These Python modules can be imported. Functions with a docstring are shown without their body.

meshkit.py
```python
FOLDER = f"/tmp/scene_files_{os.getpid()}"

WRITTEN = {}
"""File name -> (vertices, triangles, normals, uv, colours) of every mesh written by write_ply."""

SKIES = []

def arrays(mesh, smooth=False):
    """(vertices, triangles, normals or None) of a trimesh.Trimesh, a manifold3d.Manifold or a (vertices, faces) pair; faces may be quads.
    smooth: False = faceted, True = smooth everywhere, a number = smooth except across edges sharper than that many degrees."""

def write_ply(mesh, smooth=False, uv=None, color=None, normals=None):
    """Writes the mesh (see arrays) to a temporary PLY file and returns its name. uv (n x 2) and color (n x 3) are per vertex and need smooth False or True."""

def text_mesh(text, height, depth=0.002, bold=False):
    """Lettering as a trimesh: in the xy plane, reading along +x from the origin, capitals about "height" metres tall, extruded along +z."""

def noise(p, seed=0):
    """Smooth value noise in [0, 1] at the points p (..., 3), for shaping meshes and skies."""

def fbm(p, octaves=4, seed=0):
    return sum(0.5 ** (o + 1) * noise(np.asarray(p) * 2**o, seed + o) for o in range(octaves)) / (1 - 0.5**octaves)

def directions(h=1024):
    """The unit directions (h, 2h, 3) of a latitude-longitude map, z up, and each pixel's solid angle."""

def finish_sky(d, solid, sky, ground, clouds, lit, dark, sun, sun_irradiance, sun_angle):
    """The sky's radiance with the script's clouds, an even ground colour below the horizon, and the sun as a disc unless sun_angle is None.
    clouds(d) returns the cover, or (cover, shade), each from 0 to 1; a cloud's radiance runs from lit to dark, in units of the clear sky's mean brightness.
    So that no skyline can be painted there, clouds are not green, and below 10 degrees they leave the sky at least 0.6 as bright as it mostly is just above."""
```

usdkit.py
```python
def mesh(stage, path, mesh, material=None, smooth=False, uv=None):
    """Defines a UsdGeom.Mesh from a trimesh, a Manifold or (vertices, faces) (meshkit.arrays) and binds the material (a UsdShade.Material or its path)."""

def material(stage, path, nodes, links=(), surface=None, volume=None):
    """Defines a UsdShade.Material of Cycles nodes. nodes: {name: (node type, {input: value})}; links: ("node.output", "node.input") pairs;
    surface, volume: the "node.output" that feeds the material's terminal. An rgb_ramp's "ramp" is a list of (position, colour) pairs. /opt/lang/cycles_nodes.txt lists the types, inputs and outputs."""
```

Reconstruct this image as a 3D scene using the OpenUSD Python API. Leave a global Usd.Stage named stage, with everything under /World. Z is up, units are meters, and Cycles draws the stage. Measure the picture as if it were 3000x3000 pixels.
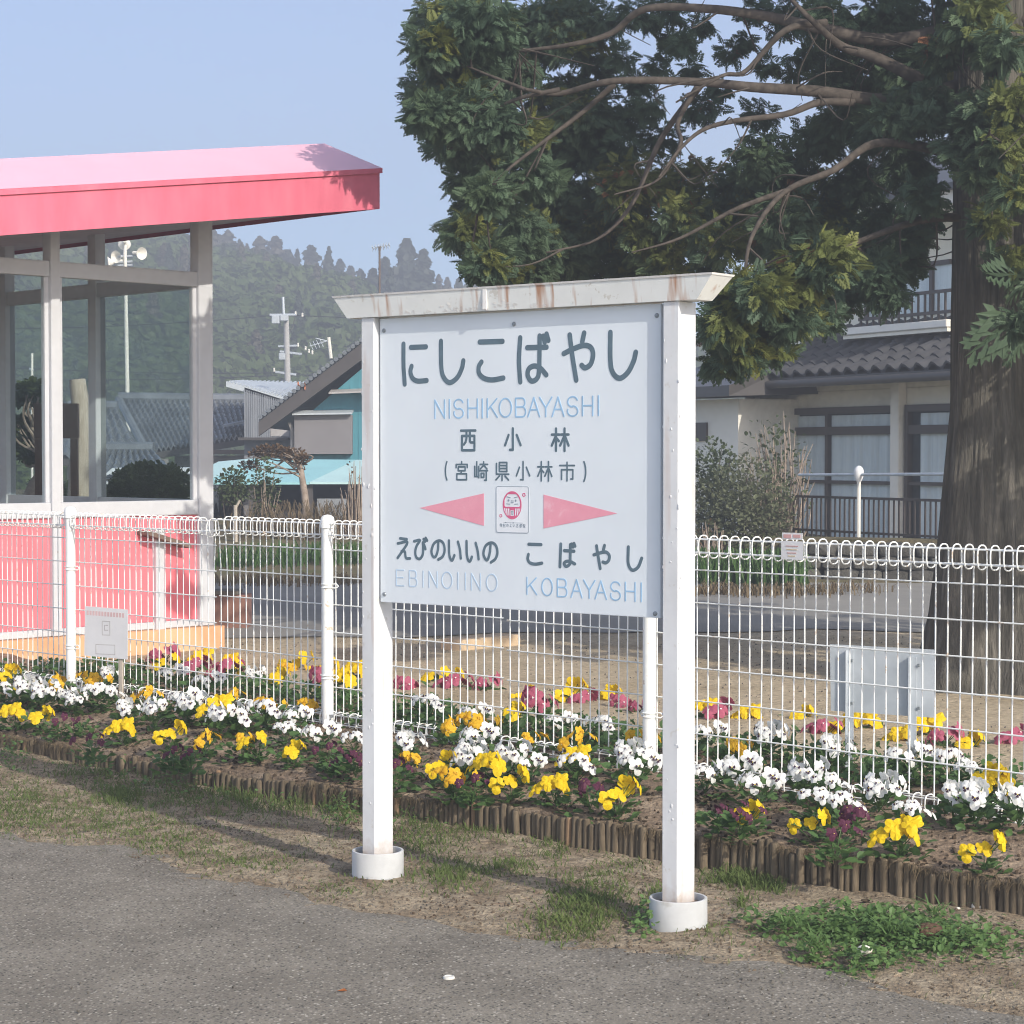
import math, random
import numpy as np, trimesh, usdkit, meshkit
import shapely
from shapely.geometry import LineString, Polygon, MultiPolygon
from shapely.ops import unary_union
from pxr import Usd, UsdGeom, UsdLux, UsdShade, Gf, Sdf, Vt

stage = Usd.Stage.CreateInMemory()
UsdGeom.SetStageUpAxis(stage, 'Z')
UsdGeom.SetStageMetersPerUnit(stage, 1.0)
UsdGeom.Xform.Define(stage, '/World')
UsdGeom.Scope.Define(stage, '/World/Looks')

# ---------------------------------------------------------------- camera, sky, sun, exposure
EYE, TILT, FPX = 1.42, math.atan(170 / 6100.), 6100.
EXPOSURE = 0.76
SUN_AZ, SUN_EL = math.radians(144.0), math.radians(29.0)      # azimuth: x = sin, y = cos of the direction towards the sun
SUN_INT, SKY = 0.90, 0.15
cam = UsdGeom.Camera.Define(stage, '/World/camera')
cam.AddTranslateOp().Set(Gf.Vec3d(0, 0, EYE))
cam.AddRotateXOp().Set(90 - math.degrees(TILT))
cam.CreateHorizontalApertureAttr(36.0)
cam.CreateVerticalApertureAttr(36.0)
cam.CreateFocalLengthAttr(36.0 * FPX / 3000)
cam.CreateClippingRangeAttr(Gf.Vec2f(0.1, 5000))
cam.CreateExposureAttr(EXPOSURE)

sky_mat = usdkit.material(stage, '/World/Looks/sky_air', {
    'sky': ('sky_texture', {'sky_type': 'single_scattering', 'sun_disc': False, 'sun_elevation': SUN_EL, 'sun_rotation': SUN_AZ,
                            'altitude': 1000.0, 'air_density': 0.6, 'aerosol_density': 2.5, 'ozone_density': 0.9}),
    'bg': ('background_shader', {'strength': SKY})}, [('sky.color', 'bg.color')], surface='bg.background')
dome = UsdLux.DomeLight.Define(stage, '/World/sky')
UsdShade.MaterialBindingAPI.Apply(dome.GetPrim()).Bind(sky_mat)
dome.GetPrim().SetCustomDataByKey('kind', 'structure')
sun_dir = np.array([math.sin(SUN_AZ) * math.cos(SUN_EL), math.cos(SUN_AZ) * math.cos(SUN_EL), math.sin(SUN_EL)])
sun = UsdLux.DistantLight.Define(stage, '/World/sun')
sun.CreateIntensityAttr(SUN_INT)
sun.CreateAngleAttr(0.5)
sun.CreateNormalizeAttr(True)
sun.CreateColorAttr(Gf.Vec3f(1.0, 0.93, 0.82))
sun.AddTransformOp().Set(Gf.Matrix4d(Gf.Rotation(Gf.Vec3d(0, 0, 1), Gf.Vec3d(*map(float, sun_dir))), Gf.Vec3d(0)))

# ---------------------------------------------------------------- survey: photograph coordinates (3000 px) to places in the world
def ray(px, py):
    d = np.array([(px - 1500) / FPX, 1.0, -(py - 1500) / FPX])
    c, s = math.cos(TILT), math.sin(TILT)
    return np.array([d[0], d[1] * c + d[2] * s, -d[1] * s + d[2] * c])

def at(px, py, z=0.0):                 # where the line of sight meets the level z
    r = ray(px, py)
    return np.array([0, 0, EYE]) + r * ((z - EYE) / r[2])

def far(px, py, y):                    # ... and where it is y metres away
    r = ray(px, py)
    return np.array([0, 0, EYE]) + r * (y / r[1])

def hit(px, py, p0, n):                # ... and where it meets a plane
    r, c = ray(px, py), np.array([0, 0, EYE])
    return c + r * (np.dot(np.asarray(p0, float) - c, n) / np.dot(r, n))

R2 = math.sqrt(.5)
def ST(s, t, z=0.0):                   # along the fence (s) and away from the platform (t)
    return np.array([(s + t) * R2, (t - s) * R2, z])

# ---------------------------------------------------------------- prims
used = {}
def path_of(parent, name):
    base = '/World' if parent is None else str(parent.GetPath())
    n = used.get((base, name), 0)
    used[(base, name)] = n + 1
    return f'{base}/{name}' if n == 0 else f'{base}/{name}_{n:03d}'

def tag(p, label=None, cat=None, group=None, kind=None):
    p = p if isinstance(p, Usd.Prim) else p.GetPrim()
    for k, v in (('label', label), ('category', cat), ('group', group), ('kind', kind)):
        if v: p.SetCustomDataByKey(k, v)
    return p

def thing(name, label, cat, loc=(0, 0, 0), rotz=0.0, group=None, scale=None):
    x = UsdGeom.Xform.Define(stage, path_of(None, name))
    x.AddTranslateOp().Set(Gf.Vec3d(*map(float, loc)))
    x.AddRotateZOp().Set(float(rotz))
    if scale is not None: x.AddScaleOp().Set(Gf.Vec3f(*([float(scale)] * 3 if np.ndim(scale) == 0 else map(float, scale))))
    return tag(x, label, cat, group)

def copy(src, loc, rotz, label, group=None, scale=None):
    c = src.GetCustomData()
    name = src.GetName()
    name = name[:-4] if name[-4:-3] == '_' and name[-3:].isdigit() else name
    x = UsdGeom.Xform.Define(stage, path_of(None, name))
    x.GetPrim().GetReferences().AddInternalReference(src.GetPath())
    x.ClearXformOpOrder()
    x.AddTranslateOp().Set(Gf.Vec3d(*map(float, loc)))
    x.AddRotateZOp().Set(float(rotz))
    if scale is not None: x.AddScaleOp().Set(Gf.Vec3f(*([float(scale)] * 3 if np.ndim(scale) == 0 else map(float, scale))))
    x.GetPrim().SetInstanceable(True)
    return tag(x, label, c.get('category'), group or c.get('group'))

def obj(name, mesh, mat, parent=None, smooth=None, label=None, cat=None, kind=None, group=None):
    m = usdkit.mesh(stage, path_of(parent, name), mesh, mat, smooth=smooth or False)
    return tag(m, label, cat, group, kind)

def piece(name, src, mat, parent, pos, rot=None, scale=None):         # a further Mesh prim that shares the shape of src
    m = UsdGeom.Mesh.Define(stage, path_of(parent, name))
    a = UsdGeom.Mesh(src)
    for g, s in ((a.GetPointsAttr, m.CreatePointsAttr), (a.GetFaceVertexCountsAttr, m.CreateFaceVertexCountsAttr), (a.GetFaceVertexIndicesAttr, m.CreateFaceVertexIndicesAttr)):
        s(g().Get())
    m.CreateSubdivisionSchemeAttr('none')
    m.AddTransformOp().Set(mat4(rot if rot is not None else np.eye(3), pos))
    UsdShade.MaterialBindingAPI.Apply(m.GetPrim()).Bind(mat)
    return m.GetPrim()

def mat4(R, t):
    M = np.eye(4); M[:3, :3] = R; M[:3, 3] = t
    return Gf.Matrix4d(*M.T.ravel().tolist())

# ---------------------------------------------------------------- mesh building
class MB:
    def __init__(self, O=(0, 0, 0), ex=(1, 0, 0), ey=(0, 1, 0), ez=(0, 0, 1)):
        self.v, self.f, self.n = [], [], 0
        self.O, self.B = np.asarray(O, float), np.array([ex, ey, ez], float)
    def add(self, v, f):
        v, f = np.asarray(v, float), np.asarray(f, int)
        if f.shape[1] == 4: f = np.vstack([f[:, [0, 1, 2]], f[:, [0, 2, 3]]])
        self.v.append(self.O + v @ self.B); self.f.append(f + self.n); self.n += len(v)
        return self
    def box(self, x0, x1, y0, y1, z0, z1, c=0.0):
        if c > 0:
            m = trimesh.convex.convex_hull(np.array([(x, y, z) for (a, b, d) in ((c, 0, c), (0, c, c), (c, c, 0)) for x in (x0 + a, x1 - a) for y in (y0 + b, y1 - b) for z in (z0 + d, z1 - d)]))
            return self.add(m.vertices, m.faces)
        v = [(x, y, z) for z in (z0, z1) for y in (y0, y1) for x in (x0, x1)]
        return self.add(v, [(0, 2, 3, 1), (4, 5, 7, 6), (0, 1, 5, 4), (2, 6, 7, 3), (0, 4, 6, 2), (1, 3, 7, 5)])
    def hexa(self, v):                    # eight corners: bottom ring, top ring
        return self.add(v, [(0, 3, 2, 1), (4, 5, 6, 7), (0, 1, 5, 4), (1, 2, 6, 5), (2, 3, 7, 6), (3, 0, 4, 7)])
    def tube(self, pts, r, sides=6, closed=False, caps=True):
        p = np.asarray(pts, float); r = np.broadcast_to(np.asarray(r, float), (len(p),))
        t = np.gradient(p, axis=0) if not closed else np.roll(p, -1, 0) - np.roll(p, 1, 0)
        t /= np.linalg.norm(t, axis=1, keepdims=True) + 1e-12
        ref = np.array([(0, 0, 1.), (1., 0, 0), (0, 1., 0), (.6, .8, 0), (.8, -.6, 0), (.7071, -.7071, 0)]); ref = ref[np.abs(t @ ref.T).max(0).argmin()]
        a = np.cross(t, ref); a /= np.linalg.norm(a, axis=1, keepdims=True) + 1e-12
        b = np.cross(t, a); ang = np.arange(sides) * 2 * np.pi / sides
        v = p[:, None] + r[:, None, None] * (np.cos(ang)[None, :, None] * a[:, None] + np.sin(ang)[None, :, None] * b[:, None])
        n = len(p); m = n if closed else n - 1
        i, j = np.meshgrid(np.arange(m), np.arange(sides), indexing='ij')
        q = np.stack([i * sides + j, ((i + 1) % n) * sides + j, ((i + 1) % n) * sides + (j + 1) % sides, i * sides + (j + 1) % sides], -1).reshape(-1, 4)
        f = np.vstack([q[:, [0, 1, 2]], q[:, [0, 2, 3]]])
        if caps and not closed:
            k = np.arange(1, sides - 1)
            f = np.vstack([f, np.stack([0 * k, k, k + 1], 1), (n - 1) * sides + np.stack([0 * k, k + 1, k], 1)])
        return self.add(v.reshape(-1, 3), f)
    def lathe(self, prof, c=(0, 0, 0), sides=20):     # prof: (radius, z)
        pr = np.asarray(prof, float); ang = np.arange(sides) * 2 * np.pi / sides
        v = np.stack([pr[:, None, 0] * np.cos(ang), pr[:, None, 0] * np.sin(ang), np.broadcast_to(pr[:, None, 1], (len(pr), sides))], -1) + np.asarray(c, float)
        i, j = np.meshgrid(np.arange(len(pr) - 1), np.arange(sides), indexing='ij')
        return self.add(v.reshape(-1, 3), np.stack([i * sides + j, i * sides + (j + 1) % sides, (i + 1) * sides + (j + 1) % sides, (i + 1) * sides + j], -1).reshape(-1, 4))
    def prism(self, poly, y0, y1):        # polygon in x,z, thick along y
        for g in getattr(poly, 'geoms', [poly]):
            m = trimesh.creation.extrude_polygon(g, y1 - y0, engine='earcut')
            v = np.asarray(m.vertices)
            self.add(np.stack([v[:, 0], y1 - v[:, 2], v[:, 1]], 1), m.faces)
        return self
    def mesh(self):
        return np.vstack(self.v), np.vstack(self.f)
    def build(self, name, mat, parent=None, smooth=None, **k):
        return obj(name, self.mesh(), mat, parent, smooth, **k)

def scatter(tv, tf, R, P):                # N copies of a template: rotations-and-scales R (N,3,3), places P (N,3)
    tv, tf = np.asarray(tv, float), np.asarray(tf, int)
    if tf.shape[1] == 4: tf = np.vstack([tf[:, [0, 1, 2]], tf[:, [0, 2, 3]]])
    v = np.einsum('nij,vj->nvi', R, tv) + P[:, None]
    f = tf[None] + (np.arange(len(P)) * len(tv))[:, None, None]
    return v.reshape(-1, 3), f.reshape(-1, 3)

def frames(normal, rng, spin=None, up=None):        # rotation matrices whose third column is the normal
    n = normal / (np.linalg.norm(normal, axis=1, keepdims=True) + 1e-9)
    u = rng.normal(size=n.shape) if up is None else np.broadcast_to(up, n.shape) + rng.normal(size=n.shape) * (spin or 0)
    x = np.cross(u, n); x /= np.linalg.norm(x, axis=1, keepdims=True) + 1e-9
    return np.stack([x, np.cross(n, x), n], -1)

def rotz(a):
    c, s = math.cos(a), math.sin(a)
    return np.array([[c, -s, 0], [s, c, 0], [0, 0, 1.]])

def spline(p, n=8):
    p = np.asarray(p, float)
    if len(p) < 3: return p
    e = np.vstack([2 * p[0] - p[1], p, 2 * p[-1] - p[-2]])
    out = []
    for i in range(len(p) - 1):
        a, b, c, d = e[i:i + 4]
        for t in np.arange(n) / n:
            out.append(.5 * (2 * b + (c - a) * t + (2 * a - 5 * b + 4 * c - d) * t * t + (3 * b - a - 3 * c + d) * t ** 3))
    return np.vstack([out, p[-1:]])

def grid(f, us, vs):                      # f(u, v) -> points
    U, V = np.meshgrid(us, vs, indexing='ij')
    p = f(U.ravel(), V.ravel()); nu, nv = len(us), len(vs)
    i, j = np.meshgrid(np.arange(nu - 1), np.arange(nv - 1), indexing='ij')
    return p, np.stack([i * nv + j, (i + 1) * nv + j, (i + 1) * nv + j + 1, i * nv + j + 1], -1).reshape(-1, 4)

# ---------------------------------------------------------------- materials
def look(name, stops, scale=8, detail=4, rough=.7, spec=.3, bump=0, bscale=None, bdist=.01, stretch=None, metallic=0.0, distortion=0.0, more=None, space='position', isl=0.0):
    """Noise between colours, and a bump. more: (nodes, links, the output that replaces the colour); the plain colour is 'r.color'."""
    N = {'g': ('geometry', {}), 'm': ('mapping', {'scale': stretch or (1, 1, 1)}), 'n': ('noise_texture', {'scale': scale, 'detail': detail, 'roughness': .6, 'distortion': distortion}),
         'r': ('rgb_ramp', {'ramp': stops if np.ndim(stops[0][-1]) else [(.3 + .4 * i / max(1, len(stops) - 1), c) for i, c in enumerate(stops)]}),
         'p': ('principled_bsdf', {'roughness': rough, 'specular_ior_level': spec, 'metallic': metallic})}
    L = [('m.vector', 'n.vector'), ('n.fac', 'r.fac')]
    if space == 'object':
        N['tc'] = ('texture_coordinate', {}); L.append(('tc.object', 'm.vector'))
    else: L.append(('g.position', 'm.vector'))
    out = 'r.color'
    if isl:
        N['iv'] = ('map_range', {'from_min': 0, 'from_max': 1, 'to_min': 1 - isl, 'to_max': 1 + isl})
        N['ih'] = ('hsv', {}); L += [('g.random_per_island', 'iv.value'), ('iv.result', 'ih.value'), (out, 'ih.color')]; out = 'ih.color'
    if more:
        N.update(more[0]); L += more[1]; out = more[2] or out
    L.append((out, 'p.base_color'))
    if bump:
        N['n2'] = ('noise_texture', {'scale': bscale or scale * 4, 'detail': 5, 'roughness': .65}); N['b'] = ('bump', {'strength': bump, 'distance': bdist})
        L += [('m.vector', 'n2.vector'), ('n2.fac', 'b.height'), ('b.normal', 'p.normal')]
    return usdkit.material(stage, '/World/Looks/' + name, N, L, surface='p.BSDF')

def pair(c, d=.12):
    c = np.asarray(c, float)
    return [tuple(c * (1 - d)), tuple(np.minimum(c * (1 + d), .95))]

def flat(name, c, rough=.6, spec=.3, d=.1, scale=6, bump=.0, bscale=40, bdist=.002, metallic=0.0, **k):
    return look(name, pair(c, d), scale, 4, rough, spec, bump, bscale, bdist, metallic=metallic, **k)

def leaf(name, cols, scale=3.0, island=.35, trans=.35, rough=.55, spec=.25, sat=1.0):
    """cols: colours from dark to light; noise over the plant and chance from leaf to leaf pick among them."""
    N = {'g': ('geometry', {}), 'n': ('noise_texture', {'scale': scale, 'detail': 3}), 'k': ('mix_float', {'fac': island}),
         'r': ('rgb_ramp', {'ramp': [(.25 + .5 * i / (len(cols) - 1), c) for i, c in enumerate(cols)]}),
         'p': ('principled_bsdf', {'roughness': rough, 'specular_ior_level': spec}), 't': ('translucent_bsdf', {}), 'x': ('mix_closure', {'fac': trans})}
    L = [('g.position', 'n.vector'), ('n.fac', 'k.a'), ('g.random_per_island', 'k.b'), ('k.result', 'r.fac'), ('r.color', 'p.base_color'), ('r.color', 't.color'), ('p.BSDF', 'x.closure1'), ('t.BSDF', 'x.closure2')]
    return usdkit.material(stage, '/World/Looks/' + name, N, L, surface='x.closure')

def pane(name, tint=(.9, .93, .93), refl=(.85, .9, .95), ior=1.5):
    return usdkit.material(stage, '/World/Looks/' + name, {'f': ('fresnel', {'IOR': ior}), 'gm': ('geometry', {}), 'iv': ('math', {'math_type': 'subtract', 'value1': 1.0}), 'mu': ('math', {'math_type': 'multiply'}), 't': ('transparent_bsdf', {'color': tint}), 'g': ('glossy_bsdf', {'color': refl, 'roughness': .02}), 'x': ('mix_closure', {})},
                           [('gm.backfacing', 'iv.value2'), ('f.fac', 'mu.value1'), ('iv.value', 'mu.value2'), ('mu.value', 'x.fac'), ('t.BSDF', 'x.closure1'), ('g.BSDF', 'x.closure2')], surface='x.closure')

# ---------------------------------------------------------------- common materials
M = {}
def stained(name, base, rust=0.0, low=None, peel=0.0):
    """Weathered white paint: grey dirt, rust runs, flaking; low = height below which mud and rust have crept up the foot of a post."""
    N = {'ms': ('mapping', {'scale': (22, 22, 2.2)}), 'ns': ('noise_texture', {'scale': 1.0, 'detail': 3}), 'rs': ('rgb_ramp', {'ramp': [(.57, (0, 0, 0)), (.68, (1, 1, 1))]}),
         'mr': ('math', {'math_type': 'multiply', 'value2': rust}), 'xr': ('mix', {'color2': (.36, .17, .08)}),
         'np': ('noise_texture', {'scale': 26.0, 'detail': 6, 'roughness': .7}), 'rp': ('rgb_ramp', {'ramp': [(.62, (0, 0, 0)), (.66, (1, 1, 1))]}),
         'mp': ('math', {'math_type': 'multiply', 'value2': peel}), 'xp': ('mix', {'color2': (.42, .38, .31)})}
    L = [('g.position', 'ms.vector'), ('ms.vector', 'ns.vector'), ('ns.fac', 'rs.fac'), ('rs.color', 'mr.value1'), ('mr.value', 'xr.fac'), ('r.color', 'xr.color1'),
         ('g.position', 'np.vector'), ('np.fac', 'rp.fac'), ('rp.color', 'mp.value1'), ('mp.value', 'xp.fac'), ('xr.color', 'xp.color1')]
    out = 'xp.color'
    if low:
        N.update({'sx': ('separate_xyz', {}), 'nz': ('noise_texture', {'scale': 30.0, 'detail': 4}), 'az': ('math', {'math_type': 'multiply_add', 'value2': .10, 'value3': low - .05}),
                  'mz': ('map_range', {'from_min': .03, 'from_max': -.04, 'to_min': 0, 'to_max': .6, 'clamp': True}), 'sz': ('math', {'math_type': 'subtract'}), 'xz': ('mix', {'color2': (.30, .20, .12)})})
        L += [('g.position', 'sx.vector'), ('g.position', 'nz.vector'), ('nz.fac', 'az.value1'), ('sx.z', 'sz.value1'), ('az.value', 'sz.value2'), ('sz.value', 'mz.value'), ('mz.result', 'xz.fac'), ('xp.color', 'xz.color1')]
        out = 'xz.color'
    return look(name, pair(base, .07), 5, 5, .45, .35, .35, 60, .0015, more=(N, L, out))

M['post_paint'] = stained('post_paint', (.62, .63, .635), .22, .10, .35)
M['beam_paint'] = stained('beam_paint', (.66, .67, .64), .9, None, .55)
M['lip_paint'] = stained('lip_paint', (.74, .72, .68), .5, None, .4)
M['panel_paint'] = look('panel_paint', pair((.66, .71, .745), .03), 3, 4, .38, .4, .05, 30, .001)
M['kana_paint'] = flat('kana_paint', (.105, .155, .19), .5, .3, .12, 30)
M['roman_paint'] = flat('roman_paint', (.30, .475, .65), .5, .3, .15, 20)
M['roman_faded'] = flat('roman_faded', (.44, .56, .68), .5, .3, .1, 20)
M['arrow_paint'] = look('arrow_paint', [(.3, (.72, .29, .36)), (.62, (.75, .33, .40)), (.75, (.80, .52, .57))], 14, 6, .5, .3, distortion=.6)
M['sticker_white'] = flat('sticker_white', (.74, .77, .80), .35)
M['sticker_red'] = flat('sticker_red', (.62, .13, .24), .4)
M['sticker_grey'] = flat('sticker_grey', (.25, .30, .35), .4)
M['screw'] = flat('screw', (.28, .31, .33), .4, .5, .2, 60, metallic=.6)
M['pipe_plastic'] = look('pipe_plastic', [(.35, (.44, .45, .45)), (.6, (.52, .53, .53)), (.7, (.38, .37, .34))], 9, 5, .5, .3, .2, 60, .001)
M['mortar'] = flat('mortar', (.20, .16, .13), .9, .1, .25, 30, .8, 80, .01)

# ---------------------------------------------------------------- the station name sign
SO, SE, SN = np.array([-.452, 6.98, 0]), np.array([.78707, -.61686, 0]), np.array([-.61686, -.78707, 0])
SL = 1.2103                                                     # between the posts
def smb(): return MB(SO, SE, SN, (0, 0, 1))                     # x along the sign, y towards the viewer, z up
sign = thing('station_sign', 'white framed station name board lettered with the name of the stop, on two posts', 'sign')
for k in (0, 1):
    x = k * SL
    smb().box(x - .0285, x + .0285, -.047, .047, .02, 1.874, .003).build('post', M['post_paint'], sign)
    b = smb().lathe([(.0875, -.03), (.0875, .085), (.086, .087), (.080, .087), (.0785, .085), (.0785, .05)], (x, 0, 0), 40).build('footing_pipe', M['pipe_plastic'], sign, 40)
    smb().lathe([(.079, .045), (.079, .066), (.05, .071), (.001, .073)], (x, 0, 0), 24).build('mortar_fill', M['mortar'], b)
# weld beads and blisters of paint along the posts
rng = np.random.default_rng(3)
mb = smb(); ico = trimesh.creation.icosphere(1, 1.0)
for x in (0, SL):
    for i in range(46):
        z = rng.uniform(.25, 1.85); r = rng.uniform(.0015, .0038); side = rng.random()
        px_, py_ = (x + rng.choice([-.0285, .0285]) , rng.uniform(.035, .047)) if side < .6 else (x + rng.uniform(-.026, .026), .047)
        mb.add(np.asarray(ico.vertices) * (r, r * .7, r * rng.uniform(1, 3)) + (px_, py_, z), ico.faces)
mb.build('paint_blisters', M['post_paint'], sign, 60)
b0, b1, bz0, bz1 = -.0856, 1.3181 - .012, 1.874, 1.944
mb = smb().hexa([(b0, -.030, bz0), (b1, -.030, bz0), (b1, .054, bz0), (b0, .054, bz0), (b0 - .056, -.055, bz1), (b1 + .056, -.055, bz1), (b1 + .056, .061, bz1), (b0 - .056, .061, bz1)])
beam = mb.build('top_beam', M['beam_paint'], sign)
smb().hexa([(b0 - .057, -.057, bz1), (b1 + .058, -.057, bz1), (b1 + .058, .0635, bz1), (b0 - .057, .0635, bz1), (b0 - .060, -.06, bz1 + .006), (b1 + .061, -.06, bz1 + .006), (b1 + .061, .066, bz1 + .006), (b0 - .060, .066, bz1 + .006)]).build('cap_lip', M['lip_paint'], beam)
smb().box(b0 + .59, b0 + .604, .056, .0625, bz0 + .004, bz1 - .001).build('weld_strip', M['lip_paint'], beam)
mb = smb()
for i in range(70):                                              # flakes lifting along the lower edge of the beam
    x = np.clip(rng.normal(.42, .17), .03, 1.16); z = bz0 + abs(rng.normal(0, .012)); w = rng.uniform(.002, .007)
    mb.add([(x - w, .0548 + (z - bz0) * .1, z), (x + w, .0548 + (z - bz0) * .1, z), (x + w * .6, .058, z + w), (x - w * .7, .0595, z + w * 1.3)], [(0, 1, 2, 3)])
mb.build('paint_flakes', M['lip_paint'], beam)
PF = .026                                                       # front of the panel
panel = smb().box(.0365, 1.1605, PF - .02, PF, .9265, 1.8690, .0015).build('name_panel', M['panel_paint'], sign)
smb().box(.045, 1.152, -.03, PF - .0205, .95, .975).build('panel_rail', M['post_paint'], sign)
for (u, v) in ((.0549, 1.8294), (.6031, 1.8300), (1.1462, 1.8346), (.0559, .9534), (1.1421, .9398)):
    m = smb(); m.O = SO + SE * u + SN * PF + np.array([0, 0, v]); m.B = np.array([SE, np.cross(SN, SE), SN])
    m.lathe([(.0075, 0), (.0075, .002), (.0055, .0045), (.001, .005)], sides=12).build('screw', M['screw'], panel, 30)

BIG = [[(141,1782),(141,1712),(146,1650)],[(173,1770),(238,1770)],[(176,1708),(171,1690),(180,1669),(202,1659),(241,1660)],[(302,1786),(303,1707),(312,1671),(338,1651),(370,1666),(390,1696),(396,1720)],[(464,1778),(557,1777)],[(471,1714),(460,1699),(462,1677),(484,1661),(518,1656),(560,1661)],[(628,1786),(623,1716),(628,1647)],[(656,1754),(732,1753)],[(705,1789),(703,1684),(694,1656),(673,1649),(658,1666),(662,1687),(684,1696),(708,1688),(731,1667)],[(719,1788),(725,1769)],[(732,1794),(739,1774)],[(799,1731),(834,1744),(876,1754),(902,1747),(911,1725),(902,1696),(881,1685),(868,1693)],[(822,1788),(831,1728),(847,1648)],[(877,1792),(870,1765)],[(976,1790),(976,1706),(985,1668),(1011,1650),(1041,1667),(1062,1700),(1070,1727)]]
SMALL1 = [[(125,1141),(154,1139)],[(115,1124),(157,1128),(114,1076)],[(131,1098),(145,1098),(151,1077),(168,1076)],[(186,1133),(211,1137),(197,1118),(191,1098),(196,1080),(211,1076),(223,1090),(225,1113),(224,1130)],[(224,1130),(231,1119),(235,1109)],[(227,1141),(233,1133)],[(236,1145),(242,1137)],[(290,1131),(288,1106),(278,1085),(266,1087),(261,1105),(272,1128),(293,1138),(311,1130),(317,1107),(308,1086),(290,1076)],[(335,1139),(336,1098),(342,1079),(350,1076),(358,1092)],[(373,1136),(381,1113),(385,1083)],[(409,1139),(410,1098),(416,1078),(424,1075),(431,1089)],[(447,1134),(455,1110),(459,1083)],[(508,1130),(505,1105),(496,1082),(486,1085),(479,1102),(488,1126),(511,1137),(530,1128),(536,1106),(528,1086),(510,1074)]]
SMALL2 = [[(662,1136),(711,1136)],[(661,1104),(658,1090),(666,1078),(687,1074),(714,1078)],[(788,1140),(785,1069)],[(802,1120),(839,1119)],[(825,1139),(824,1088),(820,1076),(808,1071),(801,1079),(808,1086),(824,1087),(842,1080)],[(830,1141),(835,1132)],[(839,1143),(843,1135)],[(915,1110),(939,1117),(960,1120),(973,1110),(971,1095),(960,1087),(949,1089)],[(925,1138),(932,1102),(939,1069)],[(955,1140),(951,1127)],[(1044,1138),(1043,1093),(1050,1074),(1063,1068),(1081,1079),(1093,1105)]]
KANJI1 = [('西',386,1432,446,1498),('小',566,1431,631,1501),('林',753,1430,818,1499)]
KANJI2 = [('(',319,1336,332,1395),('宮',365,1337,413,1393),('崎',443,1336,496,1395),('県',528,1336,582,1393),('小',612,1337,667,1396),('林',698,1336,753,1396),('市',784,1337,840,1394),(')',871,1336,885,1396)]
LAT1 = [('N',276,1536,317,1595),('I',337,1536,338,1596),('S',355,1536,398,1596),('H',415,1536,454,1596),('I',474,1536,475,1596),('K',495,1537,536,1596),('O',544,1537,593,1596),('B',610,1537,650,1596),('A',659,1537,705,1597),('Y',705,1537,753,1597),('A',754,1537,800,1597),('S',812,1537,855,1597),('H',871,1538,910,1597),('I',931,1538,932,1598)]
LAT2 = [('E',108,984,141,1036),('B',165,984,198,1036),('I',224,984,225,1036),('N',250,984,285,1036),('O',305,983,348,1036),('I',372,983,373,1036),('I',403,983,405,1036),('N',429,982,466,1036),('O',491,982,534,1036)]
LAT3 = [('K',655,978,694,1031),('O',714,977,755,1031),('B',775,976,812,1031),('A',828,976,870,1031),('Y',876,976,919,1031),('A',920,975,963,1031),('S',977,974,1016,1030),('H',1033,974,1069,1030),('I',1091,974,1092,1030)]
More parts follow.
